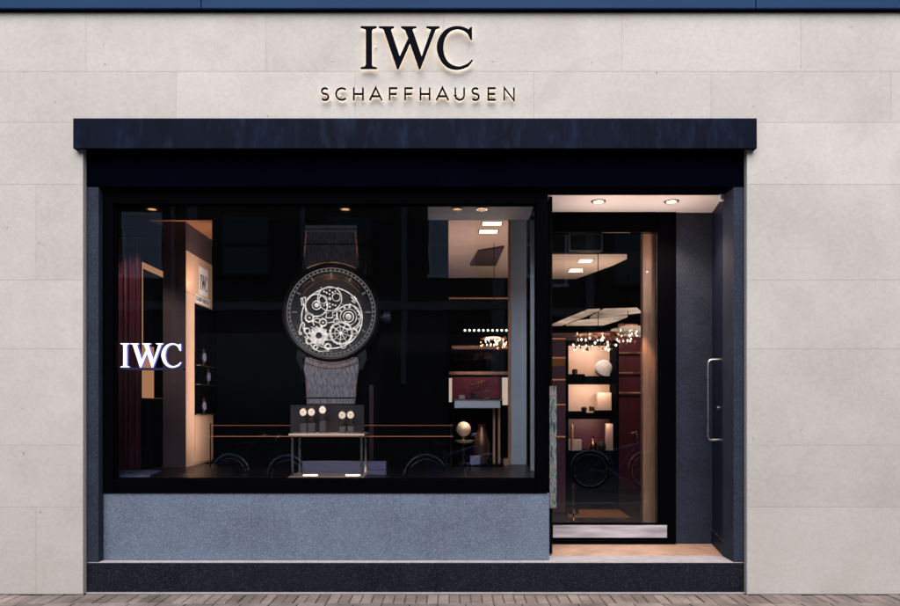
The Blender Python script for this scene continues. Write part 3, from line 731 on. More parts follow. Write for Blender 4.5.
# giant watch
yw = 1.22; u = (D + yw) / D / K
def wx(px): return X(px, yw)
def wz(py): return Z(py, yw)
gw = thing('giant_watch', 'oversized skeleton watch with glowing cream gears mounted on the black screen', 'watch display', (wx(331), yb2, wz(403)))
cx, cz = wx(331), wz(312)
def strap_pts(lst): return [(wx(a), yw + 0.03, wz(b)) for a, b in lst]
for pts, edge in (([(305, 224), (356, 224), (357.5, 250), (361, 268), (300, 268), (303.5, 250)], ((305.6, 229, 303.6, 256), (354.6, 229, 357.2, 256))),
                  ([(300, 357), (361, 357), (357, 376), (354.5, 404), (306, 404), (304.5, 376)], ((305, 372, 307, 402), (356.3, 372, 353.6, 402)))):
    bm = BM(); poly(bm, strap_pts(pts), (0, 0.04, 0)); st = obj('strap', bm, 'strap', gw, bevel=0.008)
    for a, b, c2, d in edge:
        bm = BM(); tube(bm, [(wx(a), yw + 0.027, wz(b)), (wx(c2), yw + 0.027, wz(d))], 0.0035, 6); obj('stitching', bm, 'copper_dim', st)
for a0, a1, b0, b1 in ((304.6, 356.4, 224.5, 227.5), (304.2, 356.8, 229, 231.5), (303.5, 357.6, 243, 244.2), (304.3, 356.8, 397, 398.2)):  # upper pale bands paint the strap's highlight; the dark ones are weave
    bm = BM(); poly(bm, [(wx(a0), yw + .016, wz(b1)), (wx(a1), yw + .016, wz(b1)), (wx(a1), yw + .016, wz(b0)), (wx(a0), yw + .016, wz(b0))], (0, .013, 0)); obj('highlight_weave_band', bm, 'pale_panel' if b0 < 235 else 'crown', gw, bevel=.005)
for py, rr in ((262, 1), (266.5, 1), (271, 1), (363, -1), (368, -1)):
    bm = BM(); pts = []
    for k in range(13):
        a = math.radians(62 + 56 * k / 12); R = (312 - py) * u if rr > 0 else (py - 312) * u
        pts.append((cx + R * math.cos(a) * 1.02, yw + 0.018, cz + rr * (R * math.sin(a))))
    tube(bm, pts, 0.0038, 6); obj('end_link', bm, 'copper_dim', gw)
for s in (-1, 1):
    for q in (1, -1):
        bm = BM(); poly(bm, [(cx + s * 25 * u, yw + 0.03, cz + q * 38 * u), (cx + s * 34 * u, yw + 0.03, cz + q * 33 * u), (cx + s * 36 * u, yw + 0.03, cz + q * 46 * u), (cx + s * 31 * u, yw + 0.03, cz + q * 58 * u), (cx + s * 27 * u, yw + 0.03, cz + q * 56 * u)], (0, 0.05, 0))
        obj('lug', bm, 'watch_case', gw, bevel=0.006)
bm = BM(); lathe(bm, [(49 * u, yb2 - 0.002), (50 * u, yw + 0.03), (47 * u, yw + 0.004), (44.6 * u, yw + 0.012)], (cx, 0, cz), 96, 'y'); obj('case', bm, 'watch_case', gw, smooth=True)
RINGM = emit('back_lit_ring', (0.9, 0.72, 0.6), 0.2)
bm = BM(); ring(bm, (cx, cz), 44.4 * u, 43.8 * u, yw + 0.006, yw + 0.016, 96); obj('bezel_ring', bm, RINGM, gw)
bm = BM(); ring(bm, (cx, cz), 41.2 * u, 40.8 * u, yw + 0.006, yw + 0.016, 240, 60, 2.0 * u); obj('minute_track', bm, 'cream_dim', gw)
bm = BM(); lathe(bm, [(44.4 * u, yw + 0.014), (44.4 * u, yw + 0.02)], (cx, 0, cz), 96, 'y'); obj('dial', bm, 'dial', gw)
for k in range(12):
    a = 2 * PI * k / 12; L0, L1, w = 35.5 - (k % 3 == 0) * 1.5, 39.5, 0.75
    t = Vector((math.cos(a), 0, math.sin(a))); n = Vector((-t.z, 0, t.x)); c0 = Vector((cx, yw + 0.008, cz))
    bm = BM(); poly(bm, [c0 + t * (L0 * u) - n * (w * u), c0 + t * (L1 * u) - n * (w * u), c0 + t * (L1 * u) + n * (w * u), c0 + t * (L0 * u) + n * (w * u)], (0, 0.005, 0))
    obj('hour_mark', bm, 'cream_dim', gw)
bm = BM(); lathe(bm, [(6.6 * u, 384 * 0), (6.6 * u, 7 * u)], (wx(383.5), yw + 0.05, wz(317)), 24, 'x'); obj('crown', bm, 'crown', gw, smooth=True)
bm = BM(); lathe(bm, [(3 * u, 0), (3 * u, 6 * u)], (wx(378.5), yw + 0.05, wz(317)), 16, 'x'); obj('crown_stem', bm, 'watch_case', gw, smooth=True)
for R0, a0, a1 in ((37.8, 40, 140), (36.2, 52, 120), (34.2, 35, 100), (33.2, 70, 150), (36.8, 200, 250), (35.4, 285, 330)):
    bm = BM(); tube(bm, [(cx + R0 * u * math.cos(math.radians(a0 + (a1 - a0) * k / 16)), yw + .0085, cz + R0 * u * math.sin(math.radians(a0 + (a1 - a0) * k / 16))) for k in range(17)], .0024, 5); obj('dial_arc', bm, 'copper_dim', gw)
# movement, gear by gear
def C(px, py): return (wx(px), wz(py))
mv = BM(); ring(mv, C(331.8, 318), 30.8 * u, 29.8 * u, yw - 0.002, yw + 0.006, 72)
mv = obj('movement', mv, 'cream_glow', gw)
def gear(px, py, rings, hub=0, teeth=0, tooth=0, spokes=0, dots=(), lay=0, spoke_w=0.8):
    rings = [(ro, ri + (ro - ri) * (.28 if ro - ri < 2.5 else 0)) for ro, ri in rings]
    bm = BM(); c = C(px, py); y0 = yw - 0.006 - 0.007 * lay; y1 = y0 + 0.006
    first = True
    for ro, ri in rings:
        ring(bm, c, ro * u, ri * u, y0, y1, max(48, teeth * 8), teeth if first else 0, tooth * u); first = False
    if hub: disc(bm, c, hub * u, y0 - 0.0015, y1, 20)
    for k in range(spokes):
        a = 2 * PI * k / spokes + 0.4; t = Vector((math.cos(a), 0, math.sin(a))); n = Vector((-t.z, 0, t.x)) * (spoke_w * u / 2)
        c0 = Vector((c[0], y0 + 0.001, c[1])); r1 = (rings[0][1] + 0.2) * u
        poly(bm, [c0 - n, c0 + t * r1 - n, c0 + t * r1 + n, c0 + n], (0, 0.004, 0))
    for dx, dz, r in dots: disc(bm, (c[0] + dx * u, c[1] + dz * u), r * u, y0 - 0.001, y1, 12)
    for k in range(5 if rings[0][0] > 7 else 0):      # screws between the wheels
        a = px + k * 1.31; rr_ = rings[0][0] + 1.5; disc(bm, (c[0] + rr_ * u * math.cos(a), c[1] + rr_ * u * math.sin(a)), .55 * u, y0 + .002, y1, 8)
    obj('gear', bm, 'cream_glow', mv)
gear(330, 299, [(12.4, 11.2)], hub=1.6, lay=2, dots=[(-3, 6, .9), (0, 8.2, .9), (3, 6.2, .9), (-.2, 4.6, .9), (5.6, 7.4, .8), (-5.6, 7.2, .8), (-3, -6, .9), (.2, -8, .9), (3.2, -6, .9), (0, -4.8, .9), (5.8, -6.6, .8), (-5.8, -6.8, .8)])
gear(323.2, 299.8, [(4.3, 3.3)], lay=2); gear(336.6, 297.4, [(4.3, 3.3)], lay=2)
gear(316.7, 305.4, [(11.6, 10.1), (4.6, 3.4)], hub=2.2, lay=1)
gear(348.6, 317, [(12.6, 11.2), (8.4, 7.5), (5.6, 4.2)], hub=3.0, lay=1, dots=[(8.6, 5.8, .7), (9.9, 2, .7), (10, -2, .7), (7, 8, .7), (-8, 6, 1.2), (-4, 9.3, 1.2), (1, 10, 1.2)])
gear(341.4, 333.2, [(11.6, 9.2), (6.6, 5.9)], hub=1.5, lay=2, spokes=9, teeth=22, tooth=.5, spoke_w=.7)
gear(319.2, 335.6, [(8.2, 3.2)], lay=2, teeth=11, tooth=1.4)
gear(309.6, 317.8, [(4.4, 2.6)], hub=1.2, lay=1, teeth=10, tooth=.6)
gear(323.4, 322.6, [(4.2, 2.2)], hub=1.0, lay=2); gear(329.5, 337.3, [(3.2, 1.2)], lay=1, teeth=9, tooth=.6); gear(336.7, 321.6, [(3.4, 1.9)], lay=1)
gear(307.4, 331, [(3.4, 1.6)], lay=1); gear(309.6, 341, [(3.6, 1.6)], lay=1, teeth=9, tooth=.6); gear(328, 346.6, [(3.4, 1.4)], lay=1); gear(343.5, 346, [(3.0, 1.2)], lay=1); gear(354.5, 331.5, [(3.2, 1.3)], lay=1)
gear(316, 347.2, [(2.6, .9)], lay=2); gear(300.8, 333.5, [(1.6, .5)], lay=1)
def strokes(name, lines, w, lay):
    for i, L_ in enumerate(lines):
        bm = BM(); P_ = stroke_quads([(wx(a), wz(b)) for a, b in L_], w * u)
        y0 = yw - 0.006 - 0.007 * lay - 0.0003 * i
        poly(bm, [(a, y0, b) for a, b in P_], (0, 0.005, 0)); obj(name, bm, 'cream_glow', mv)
strokes('bridge', [[(303, 298), (304.8, 306)], [(306, 297.4), (301.2, 299)], [(306.6, 304.6), (302, 305.6)], [(301.8, 299.4), (302.6, 305)], [(305.8, 298), (306.6, 304)],
                   [(351.5, 297), (356, 302.5)], [(354.5, 296.5), (357.3, 300.3)], [(352, 301), (355.5, 304)],
                   [(306, 305.6), (306.6, 314)], [(313, 320.5), (319.5, 323.5)], [(326.8, 323.4), (334, 322.2)], [(314.6, 325.8), (313.2, 321), (317, 318.6), (321, 319.6)],
                   [(301.4, 325), (303.4, 322.6), (305.2, 324.6), (304.6, 331.5)], [(299.8, 333), (301.6, 324.5)],
                   [(333.6, 313), (338.5, 309.6), (345, 306)], [(338.5, 320), (337.2, 312)], [(350, 304), (357, 309), (361, 317), (359.6, 326), (355, 331)],
                   [(310, 343), (314, 349), (320, 351.5), (330, 351)], [(327, 312.5), (326.5, 318), (330.5, 318.3), (333.6, 317.8), (333, 312)],
                   [(321, 344), (326, 346)], [(332, 339.5), (334.5, 342.6), (342, 344.5)], [(305.5, 336.5), (307.5, 339.5)], [(311.5, 327), (316, 329)]], 0.9, 3)
# display table with five small watches
yt = 0.27
tz1 = Z(433.3, yt); tx0, tx1 = X(288.5, yt), X(364.5, yt)
tab = thing('display_table', 'small glass display table with a glowing base in the middle of the window', 'table', ((tx0 + tx1) / 2, yt + 0.15, zDeck))
bm = BM(); box(bm, tx0, tx1, yt, yt + 0.32, tz1 - 0.022, tz1); obj('table_top', bm, 'cream', tab, bevel=0.003)
bm = BM(); box(bm, tx0 + .002, tx1 - .002, yt - .004, yt - .0005, tz1 - .016, tz1 - .005); obj('glow_strip', bm, emit('lit_glass_edge', (1, .8, .66), .5), tab)  # glow of the glass edge put in as an emitting strip
for a in (tx0 + 0.02, tx1 - 0.034):
    for b in (yt + 0.012, yt + 0.29):
        bm = BM(); box(bm, a, a + 0.016, b, b + 0.016, zDeck + 0.014, tz1 - 0.0225); obj('leg', bm, 'steel', tab)
bm = BM(); box(bm, tx0, tx1, yt, yt + 0.32, zDeck + 0.0005, zDeck + 0.0135); obj('base_plate', bm, 'cream', tab, bevel=0.002)
for px in (309, 352):
    bm = BM(); box(bm, X(px - 7, yt), X(px + 7, yt), yt + 0.05, yt + 0.065, zDeck + 0.0138, zDeck + 0.02); obj('base_light', bm, 'lamp', tab)
cardb = BM(); yk = yt + 0.2
box(cardb, X(290.5, yk), X(364, yk), yk, yk + 0.02, tz1 + 0.0005, Z(405, yk)); box(cardb, X(290.5, yk), X(364, yk), yk + 0.021, yk + 0.08, tz1 + 0.0005, tz1 + 0.012)
cardb = obj('back_card', cardb, 'card', bevel=0.002); rebase(cardb, tz1 + 0.0005); tag(cardb, 'smoky dark card standing on the glass table behind the five small watches', 'display card')
def watch_on_stand(px, pyc, pytop, label_w, label_s, first=None):
    yy = yt + 0.07; x = X(px, yy); zs = Z(pytop, yy); zd = Z(pyc, yy); r = 4.1 / K * (D + yy) / D
    st = thing('watch_stand', label_s, 'stand', (x, yy, tz1 + 0.0005), 'stands of the five small watches')
    bm = BM(); w = 3.1 / K * (D + yy) / D
    hexa(bm, [(x - w, yy - .01, tz1 + .0005), (x + w, yy - .01, tz1 + .0005), (x + w, yy + .05, tz1 + .0005), (x - w, yy + .05, tz1 + .0005),
              (x - w, yy + .003, zs), (x + w, yy + .003, zs), (x + w, yy + .04, zs), (x - w, yy + .04, zs)]); obj('block', bm, 'stand_grey', st, bevel=0.002)
    w2 = w * .62; bm = BM(); box(bm, x - w2, x + w2, yy + .012, yy + .03, zs + .0003, zd - r * .2); obj('post', bm, 'leather', st)
    wt = thing('wristwatch', label_w, 'watch', (x, yy, zd - r), 'small watches on the glass table')
    bm = BM(); lathe(bm, [(r * .98, yy + .0105), (r * 1.08, yy + .005), (r * 1.0, yy - .003), (r * .84, yy - .004)], (x, 0, zd), 28, 'y'); obj('case', bm, 'gold', wt, smooth=True)
    bm = BM(); lathe(bm, [(r * .84, yy - .0045), (r * .84, yy - .003)], (x, 0, zd), 28, 'y'); dl = obj('dial', bm, 'dial_white', wt)
    bm = BM()
    for a, L_ in ((60, .7), (150, .5)):
        t = Vector((math.cos(math.radians(a)), 0, math.sin(math.radians(a)))); n = Vector((-t.z, 0, t.x)) * .0011; c0 = Vector((x, yy - .0052 - a * 1e-6, zd))
        poly(bm, [c0 - n, c0 + t * r * L_ - n, c0 + t * r * L_ + n, c0 + n], (0, .0005, 0))
    obj('hand', bm, 'leather', dl)
    for s in (1, -1):
        z0 = zd + s * r * .9; z1 = zd + s * r * 1.35 if s > 0 else zs + .0005
        bm = BM(); box(bm, x - r * .5, x + r * .5, yy - .002, yy + .010, min(z0, z1), max(z0, z1)); obj('strap', bm, 'leather', wt, bevel=.001)
    bm = BM(); zm = (zd - r + zs) / 2
    box(bm, x - r * .55, x - r * .25, yy - .004, yy - .0022, zm - .004, zm + .004); box(bm, x + r * .25, x + r * .55, yy - .004, yy - .0022, zm - .004, zm + .004); obj('buckle', bm, 'gold', wt)
    spot('dial_spot', (x, yy - .1, tz1 + .42), (x, yy - .0, zd), 6.5, 14, (1, .72, .5), 0.01)
watch_on_stand(303.2, 412.3, 423.2, 'leftmost of the five small white watches on the glass table', 'grey stand under the leftmost small watch')
watch_on_stand(311.5, 412.2, 423.0, 'second small white watch from the left on the glass table', 'grey stand under the second small watch from the left')
watch_on_stand(322.6, 410.0, 420.6, 'tallest of the small white watches, standing alone mid table', 'tallest grey stand under the middle small watch')
watch_on_stand(342.2, 415.2, 426.2, 'small white watch just left of the last one on the glass table', 'low grey stand under the fourth small watch')
watch_on_stand(350.6, 415.0, 426.0, 'rightmost of the five small white watches on the glass table', 'low grey stand under the rightmost small watch')
# solid pieces added on the deck for bluish reflections
yr = 0.62
sbox('deck_reflection', 'pale_violet', 'long pale violet bar added for a reflection behind the glass table legs', 'pale_violet', X(302, yr), X(386, yr), yr, yr + 0.1, zDeck + 0.001, Z(461.5, yr), bevel=.003)
sbox('deck_reflection', 'pale_violet', 'lower pale violet bar in front, added for a reflection right of the glass table', 'pale_violet', X(366, .5), X(386, .5), .5, .6, zDeck + 0.001, Z(470.5, .5), bevel=.003)
bm = BM(); poly(bm, [(X(112, .3), .3, zDeck + .001), (X(150, .3), .3, zDeck + .001), (X(162, .75), .75, zDeck + .001), (X(112, .75), .75, zDeck + .001)], (0, 0, .02))
t = obj('deck_reflection', bm, 'pale_violet', bevel=.003); rebase(t, zDeck + .001); tag(t, 'flat pale blue wedge added for a reflection on the deck under the glowing letters', 'pale_violet')
# glowing bars added for the mirrored light trails of cars
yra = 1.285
light_trail = thing('light_trail', 'pair of thin glowing orange bars standing in for mirrored car light trails before the black screen', 'light_trail', (X(330, yra), yra, zDeck))
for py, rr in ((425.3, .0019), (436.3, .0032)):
    bm = BM(); tube(bm, [(X(209, yra), yra, Z(py, yra)), (X(453, yra), yra, Z(py, yra))], rr, 8); obj('trail_bar', bm, 'orange_glow', light_trail)
for px in (210, 451):
    bm = BM(); tube(bm, [(X(px, yra), yra + .014, zDeck + .001), (X(px, yra), yra + .014, Z(423, yra))], .006, 8); obj('trail_post', bm, 'watch_case', light_trail)
# tall black cabinet with amber edges on the left
Xc = X(143, 1.0); zcT = Z(262, 1.0)
cab = thing('wall_cabinet', 'tall black cabinet with amber back light along its top and in its open slot', 'cabinet', (Xc - .1, 1.2, zDeck))
zs1, zs0 = Z(346, 1.1), Z(398, 1.1)
bm = BM(); box(bm, Xc - 0.010, Xc - 0.003, 1.0, 1.47, zs0, zcT); obj('back_panel', bm, 'amber_glow', cab)
zs1, zs0 = Z(346, 1.1), Z(398, 1.1)
bm = BM(); box(bm, Xc - .002, Xc + .001, 1.006, 1.475, zs1, zcT - .06); obj('upper_door', bm, 'black', cab)
bm = BM(); box(bm, Xc - .02, Xc + .001, 1.0, 1.475, zDeck + .001, zs0 - .001); obj('lower_door', bm, 'black', cab)
bm = BM(); box(bm, Xc, Xc + .012, 1.24, 1.475, zs0 + .001, zs1 - .001); obj('slot_panel', bm, 'black', cab)
bm = BM(); box(bm, Xc - .3, Xc - .021, 1.0, 1.47, zDeck + .001, zcT + .01); obj('carcass', bm, 'black', cab)
# plaque lettering on the beige side panel
pq = thing('plaque_sign', 'small dark lettering on a pale plate high on the beige side panel', 'sign', (Xs + .002, 1.7, Z(300, 1.6)))
def dep(px): return Xs * -K * D / (450 - px) - D
ya, yb3 = dep(199.0), dep(207.5)
zl0 = ZC + (407 - 292) / K * (D + ya) / D; zl1 = ZC + (407 - 268) / K * (D + ya) / D
bm = BM(); box(bm, Xs + .0008, Xs + .004, ya, yb3, zl0 - .02, zl1 + .02); obj('plate', bm, 'white', pq)
wl = (yb3 - ya) * .86; hl = wl / (850 / 305)
for ch, gl in SERIF:
    bm = BM(); glyph_mesh(bm, [[(a * 1.0, b * 2.0) for a, b in gl]], (Xs + .0042, ya + (yb3 - ya) * .05, zl0 + .03), (0, 1, 0), (0, 0, 1), hl, (.002, 0, 0)); obj('letter', bm, 'letter', pq)
zt0 = ZC + (407 - 303) / K * (D + ya) / D
bm = BM(); box(bm, Xs + .0008, Xs + .004, ya - .1, yb3 + .06, zt0 + .0, zt0 + .075); obj('plate', bm, 'white', pq)
hh = .042; span = (yb3 - ya + .16) * .92; stp = span / 12
for i, ch in enumerate('SCHAFFHAUSEN'):
    bm = BM(); glyph_mesh(bm, [[(a * .55, b) for a, b in g_] for g_ in sans_polys(ch, .2)], (Xs + .0042, ya - .1 + .008 + stp * i, zt0 + .016), (0, 1, 0), (0, 0, 1), hh, (.002, 0, 0)); obj('letter', bm, 'letter', pq)
# three watches in the niche
for k, (dz, pp, lb) in enumerate(((.50, .35, 'small steel watch at the top of the black niche in the side panel'), (.308, .6, 'small steel watch on the middle shelf of the black niche'), (.01, .35, 'small steel watch on the lowest shelf of the black niche'))):
    y = yn0 + (yp1 - yn0) * pp; x = Xs + .03; z = zn0 + dz
    if dz == .50:
        bm = BM(); box(bm, Xs + .0065, Xs + .05, yn0 + .02, yp1, zn0 + .49, zn0 + .496); obj('niche_shelf', bm, 'steel', niche)
    t = thing('niche_watch', lb, 'watch', (x, y, z), 'watches in the niche')
    bm = BM(); lathe(bm, [(.05, -.006), (.055, 0), (.048, .007)], (x, y, z + .08), 24, 'x'); obj('case', bm, 'crown', t, smooth=True)
    bm = BM(); lathe(bm, [(.044, .0075), (.044, .009)], (x, y, z + .08), 24, 'x'); obj('dial', bm, 'pale_violet', t)
    bm = BM(); box(bm, x - .004, x + .004, y - .025, y + .025, z, z + .034); box(bm, x - .004, x + .004, y - .025, y + .025, z + .126, z + .16); obj('strap', bm, 'leather', t)

# ------------------------------------------------------------------ right part of the window
yv = 1.34
sx0, sx1 = X(452.5, yv), X(502.5, yv)
sh = thing('showcase', 'glass showcase on a dark base with wooden posts, right of the black screen', 'showcase', ((sx0 + sx1) / 2, yv + .15, zDeck))
zb1 = Z(400, yv); zb0 = Z(408, yv); zg = Z(347, yv)
bm = BM(); box(bm, sx0 + .02, sx1 - .02, yv + .01, yv + .26, zb0, zb1); obj('table_top', bm, 'pale_panel', sh, bevel=.004)
bm = BM(); box(bm, sx0 - .01, sx1 + .005, yv - .004, yv + .008, zb1 + .001, zb1 + .012); obj('top_trim', bm, 'copper', sh)
for a, b in ((sx0, sx0 + .018), (sx1 - .018, sx1)):
    for q in (yv, yv + .245):
        bm = BM(); box(bm, a, b, q + .009, q + .025, zDeck + .014, zb1 - .001); obj('leg', bm, 'black', sh)
for px in (493, 498):
    bm = BM(); box(bm, X(px, yv + .2), X(px + 2.2, yv + .2), yv + .2, yv + .225, zDeck + .014, zb0 - .001); obj('wooden_post', bm, 'oak', sh)
bm = BM(); box(bm, sx0 - .005, sx1 + .005, yv + .005, yv + .27, zDeck + .001, zDeck + .0135); obj('base', bm, 'black', sh)
bm = BM()
for a in (sx0 + .002, sx1 - .01): box(bm, a, a + .008, yv + .012, yv + .255, zb1 + .013, zg - .001)
box(bm, sx0 + .011, sx1 - .011, yv + .012, yv + .018, zb1 + .013, zg - .001)
obj('case_glass', bm, 'case_glass', sh)
bm = BM(); box(bm, sx0, sx1, yv + .010, yv + .018, zg, zg + .01); box(bm, sx0, sx1, yv + .25, yv + .258, zg, zg + .01)
box(bm, sx0, sx0 + .01, yv + .0185, yv + .2495, zg, zg + .01); box(bm, sx1 - .01, sx1, yv + .0185, yv + .2495, zg, zg + .01)
obj('case_rim', bm, 'copper', sh)
# ball ornament in the lower compartment
ox, oy = X(463.5, yv + .12), yv + .12
orn = thing('ornament', 'round cream ball on a small dish and stem inside the lower showcase', 'ornament', (ox, oy, zDeck + .0137))
zb = Z(429, oy); rb = 7.4 / K * (D + oy) / D
bm = BM(); lathe(bm, [(rb * math.sin(a) if 0 < a < PI else 1e-6, -rb * math.cos(a)) for a in [PI * k / 18 for k in range(19)]], (ox, oy, zb), 32); obj('ball', bm, 'globe', orn, smooth=True)
bm = BM(); lathe(bm, [(.02, -.008), (.075, .0), (.095, .022), (.09, .022), (.07, .006), (.0001, .002)], (ox + .01, oy, zb - rb - .06), 32); obj('dish', bm, 'globe', orn, smooth=True)
bm = BM(); tube(bm, [(ox, oy, zb - rb - .056), (ox, oy, zb - rb + .01)], .016, 12); obj('neck', bm, 'gold', orn, smooth=True)
bm = BM(); lathe(bm, [(.05, 0), (.05, .012), (.015, .03), (.012, zb - rb - .07 - zDeck - .0137), (.02, zb - rb - .066 - zDeck - .0137)], (ox, oy, zDeck + .0137), 24); obj('stem', bm, 'watch_case', orn, smooth=True)
spot('showcase_spot', (ox + .06, oy - .1, zb0 - .03), (ox, oy, zb), 2.6, 90, (1, .7, .45), .02)
# more pieces in the lower showcase
cyl_thing('vase', 'tall dark bronze vase behind the cream ball in the lower showcase', 'vase', (X(482, oy), oy + .06, zDeck + .0137), [(.05, 0), (.075, .1), (.08, .2), (.05, .3), (.03, .36), (.045, .39)], 'bronze')
sbox('presentation_box', 'pale_violet', 'small blue grey box on the floor of the lower showcase', 'box', X(470, oy), X(480, oy), oy - .06, oy + .01, zDeck + .0137, zDeck + .1, bevel=.004)
sbox('presentation_box', 'oak', 'small amber box right of the showcase at the foot of the pale panel', 'box', X(504, 1.45), X(508.4, 1.45), 1.45, 1.52, zDeck + .001, zDeck + .07, bevel=.004)
cyl_thing('ornament', 'small orange ball standing on the glass showcase top rim', 'ornament', (X(500.5, yv + .014), yv + .014, zg + .0102), [(1e-5, 0), (.02, .008), (.028, .026), (.02, .044), (1e-5, .052)], 'oak')
for k, px in enumerate((462, 474, 487)):
    sbox('presentation_box', ('cream', 'leather', 'gold')[k], ('cream watch box inside the glass case of the showcase', 'dark leather watch box inside the glass case of the showcase', 'gold watch box inside the glass case of the showcase')[k], 'box', X(px - 3, yv), X(px + 3, yv), yv + .08, yv + .16, zb1 + .0005, zb1 + .05 + .02 * k, bevel=.005)
# wine red picture with a gold flourish behind the showcase
ypx = 2.2
pic = thing('picture', 'dark red picture with a gold looping flourish behind the showcase', 'picture', (X(475, ypx), ypx, Z(398, ypx)))
bm = BM(); fbox(bm, 452, 499, 377, 398, ypx, .02); obj('panel', bm, mat('red_print', (.17, .016, .03), .5, var=.35, scale=9), pic)
bm = BM()
pts = []
for k in range(80):
    t = k / 79; a = t * 2 * PI * 5
    pts.append((X(469 + 17 * t + 2.6 * math.cos(a), ypx), ypx - .006, Z(389 - 6 * t + 3.6 * math.sin(a) * (1 - .3 * t), ypx)))
tube(bm, pts, .0035, 5); obj('flourish', bm, 'gold', pic)
bm = BM(); fbox(bm, 449, 452, 378, 402, ypx, .02); fbox(bm, 500.5, 508.5, 377.5, 405, ypx, .02); obj('light_panel', bm, 'cove_glow', pic)
bm = BM(); fbox(bm, 449, 509, 371.5, 374.5, ypx - .02, .05); obj('top_rail', bm, 'oak', pic)
spot('picture_spot', (X(475, 1.9), 1.8, 2.3), (X(475, ypx), ypx, Z(388, ypx)), 12, 50)
# strip of little bulbs and a shelf
ybk = 4.6
bs = thing('bulb_strip', 'row of ten tiny warm bulbs on a dark strip at the back of the shop', 'light strip', (X(486, ybk), ybk, Z(333, ybk)))
bm = BM(); box(bm, X(458, ybk), X(509, ybk), ybk + .02, ybk + .06, Z(332.5, ybk), Z(328, ybk)); obj('strip', bm, 'black', bs)
for k in range(10):
    c = Vector((X(465 + 4.6 * k, ybk), ybk + .006, Z(330.3, ybk))); r = .017
    bm = BM(); lathe(bm, [(r * math.sin(a) if 0 < a < PI else 1e-6, -r * math.cos(a)) for a in [PI * q / 8 for q in range(9)]], c, 12); obj('bulb', bm, 'bulb', bs, smooth=True)
ysf = 3.6
shf = thing('wall_shelf', 'dark shelf with a copper edge under the row of tiny bulbs', 'shelf', (X(480, ysf), ysf, Z(347, ysf)))
bm = BM(); box(bm, X(452, ysf), X(509, ysf), ysf + .006, ysf + .25, Z(348.5, ysf), Z(345.5, ysf)); obj('board', bm, 'wine', shf)
bm = BM(); box(bm, X(452, ysf), X(509, ysf), ysf, ysf + .0055, Z(348.5, ysf), Z(346.5, ysf)); obj('edge', bm, 'orange_glow', shf)
def chandelier(label, c, w, h, n, seed):
    rnd = random.Random(seed)
    t = thing('chandelier', label, 'chandelier', c, 'crystal chandeliers in the shop')
    c = Vector(c)
    bm = BM(); tube(bm, [c + Vector((0, 0, h * .4)), (c.x, c.y, 3.39)], .004, 6); obj('cable', bm, 'black', t)
    bm = BM(); lathe(bm, [(w * .48, 0), (w * .5, .01), (w * .48, .02)], c + Vector((0, 0, h * .35)), 32); obj('hoop', bm, 'copper', t, smooth=True)
    bm = BM(); b2 = BM()
    for k in range(n):
        p = c + Vector((rnd.uniform(-.5, .5) * w, rnd.uniform(-.25, .25) * w, rnd.uniform(-.5, .45) * h)); r = rnd.uniform(.006, .017)
        lathe(bm if k % 3 else b2, [(1e-5, -r * 1.4), (r, 0), (1e-5, r)], p, 5)
    a = obj('crystal', bm, 'gold', t); a['kind'] = 'stuff'
    b = obj('candle_bulb', b2, 'bulb', t); b['kind'] = 'stuff'
chandelier('sparkling chandelier above the shelf seen right of the black screen', (X(494, 3.0), 3.0, Z(343, 3.0)), .32, .13, 46, 3)
chandelier('sparkling wide chandelier over the lit niches behind the door glass', (X(598, 2.5), 2.5, Z(341, 2.5)), .55, .19, 110, 5)
chandelier('small sparkling chandelier right of the wide one behind the door glass', (X(628, 2.4), 2.4, Z(333, 2.4)), .22, .22, 50, 9)

# ------------------------------------------------------------------ behind the entrance door
# dark screen box hanging at the top of the door
bx = thing('hanging_box', 'dark box with a thin metal rim hanging inside the top of the door', 'box', (X(585.5, 1.0), 1.0, Z(251, 1.0)))
bm = BM(); fbox(bm, 569.5, 602, 233.5, 251, 1.0, .09); obj('casing', bm, 'screen', bx, bevel=.004)
bm = BM(); yq = .994
for a in ((569, 602.5, 233, 234.2), (569, 602.5, 250.2, 251.4), (569, 570.2, 234.3, 250.1), (601.3, 602.5, 234.3, 250.1)): fbox(bm, a[0], a[1], a[2], a[3], yq, .005)
obj('rim', bm, mat('dark_rim_metal', (.12, .13, .13), .35, metal=.7), bx)
# niche cabinet
yn = 2.9
nx0, nx1 = X(568.5, yn), X(616.5, yn)
nc = thing('niche_cabinet', 'tall dark cabinet with two lit cream niches seen through the door glass', 'cabinet', ((nx0 + nx1) / 2, yn + .2, zStep))
zn = [Z(343, yn), Z(376, yn), Z(383.5, yn), Z(413, yn), Z(419, yn), Z(451, yn)]
bm = BM(); zbot = zStep - .003; ztp = Z(343, yn) + .03
box(bm, nx0 - .03, nx0, yn, yn + .38, zbot, ztp); box(bm, nx1, nx1 + .03, yn, yn + .38, zbot, ztp)
box(bm, nx0 + .0005, nx1 - .0005, yn, yn + .38, zn[0] + .001, ztp); box(bm, nx0 + .0005, nx1 - .0005, yn, yn + .38, zn[2], zn[1])
box(bm, nx0 + .0005, nx1 - .0005, yn, yn + .38, zn[4], zn[3]); box(bm, nx0 + .0005, nx1 - .0005, yn, yn + .38, zbot, zn[5])
obj('carcass', bm, 'black', nc, bevel=.003)
for i, (m, w) in enumerate((('cream', 16), ('cream', 14), ('wine', 6))):
    bm = BM(); box(bm, nx0 + .001, nx1 - .001, yn + .36, yn + .375, zn[2 * i + 1] + .001, zn[2 * i] - .001); obj('niche_back', bm, m, nc)
    cxm = (nx0 + nx1) / 2; area('niche_light', (cxm, yn + .02, zn[2 * i] - .03), (cxm, yn + .36, zn[2 * i + 1] + .1), w * .19, .4, .04, (1, .66, .46))
rr = 8.2 / K * (D + yn) / D
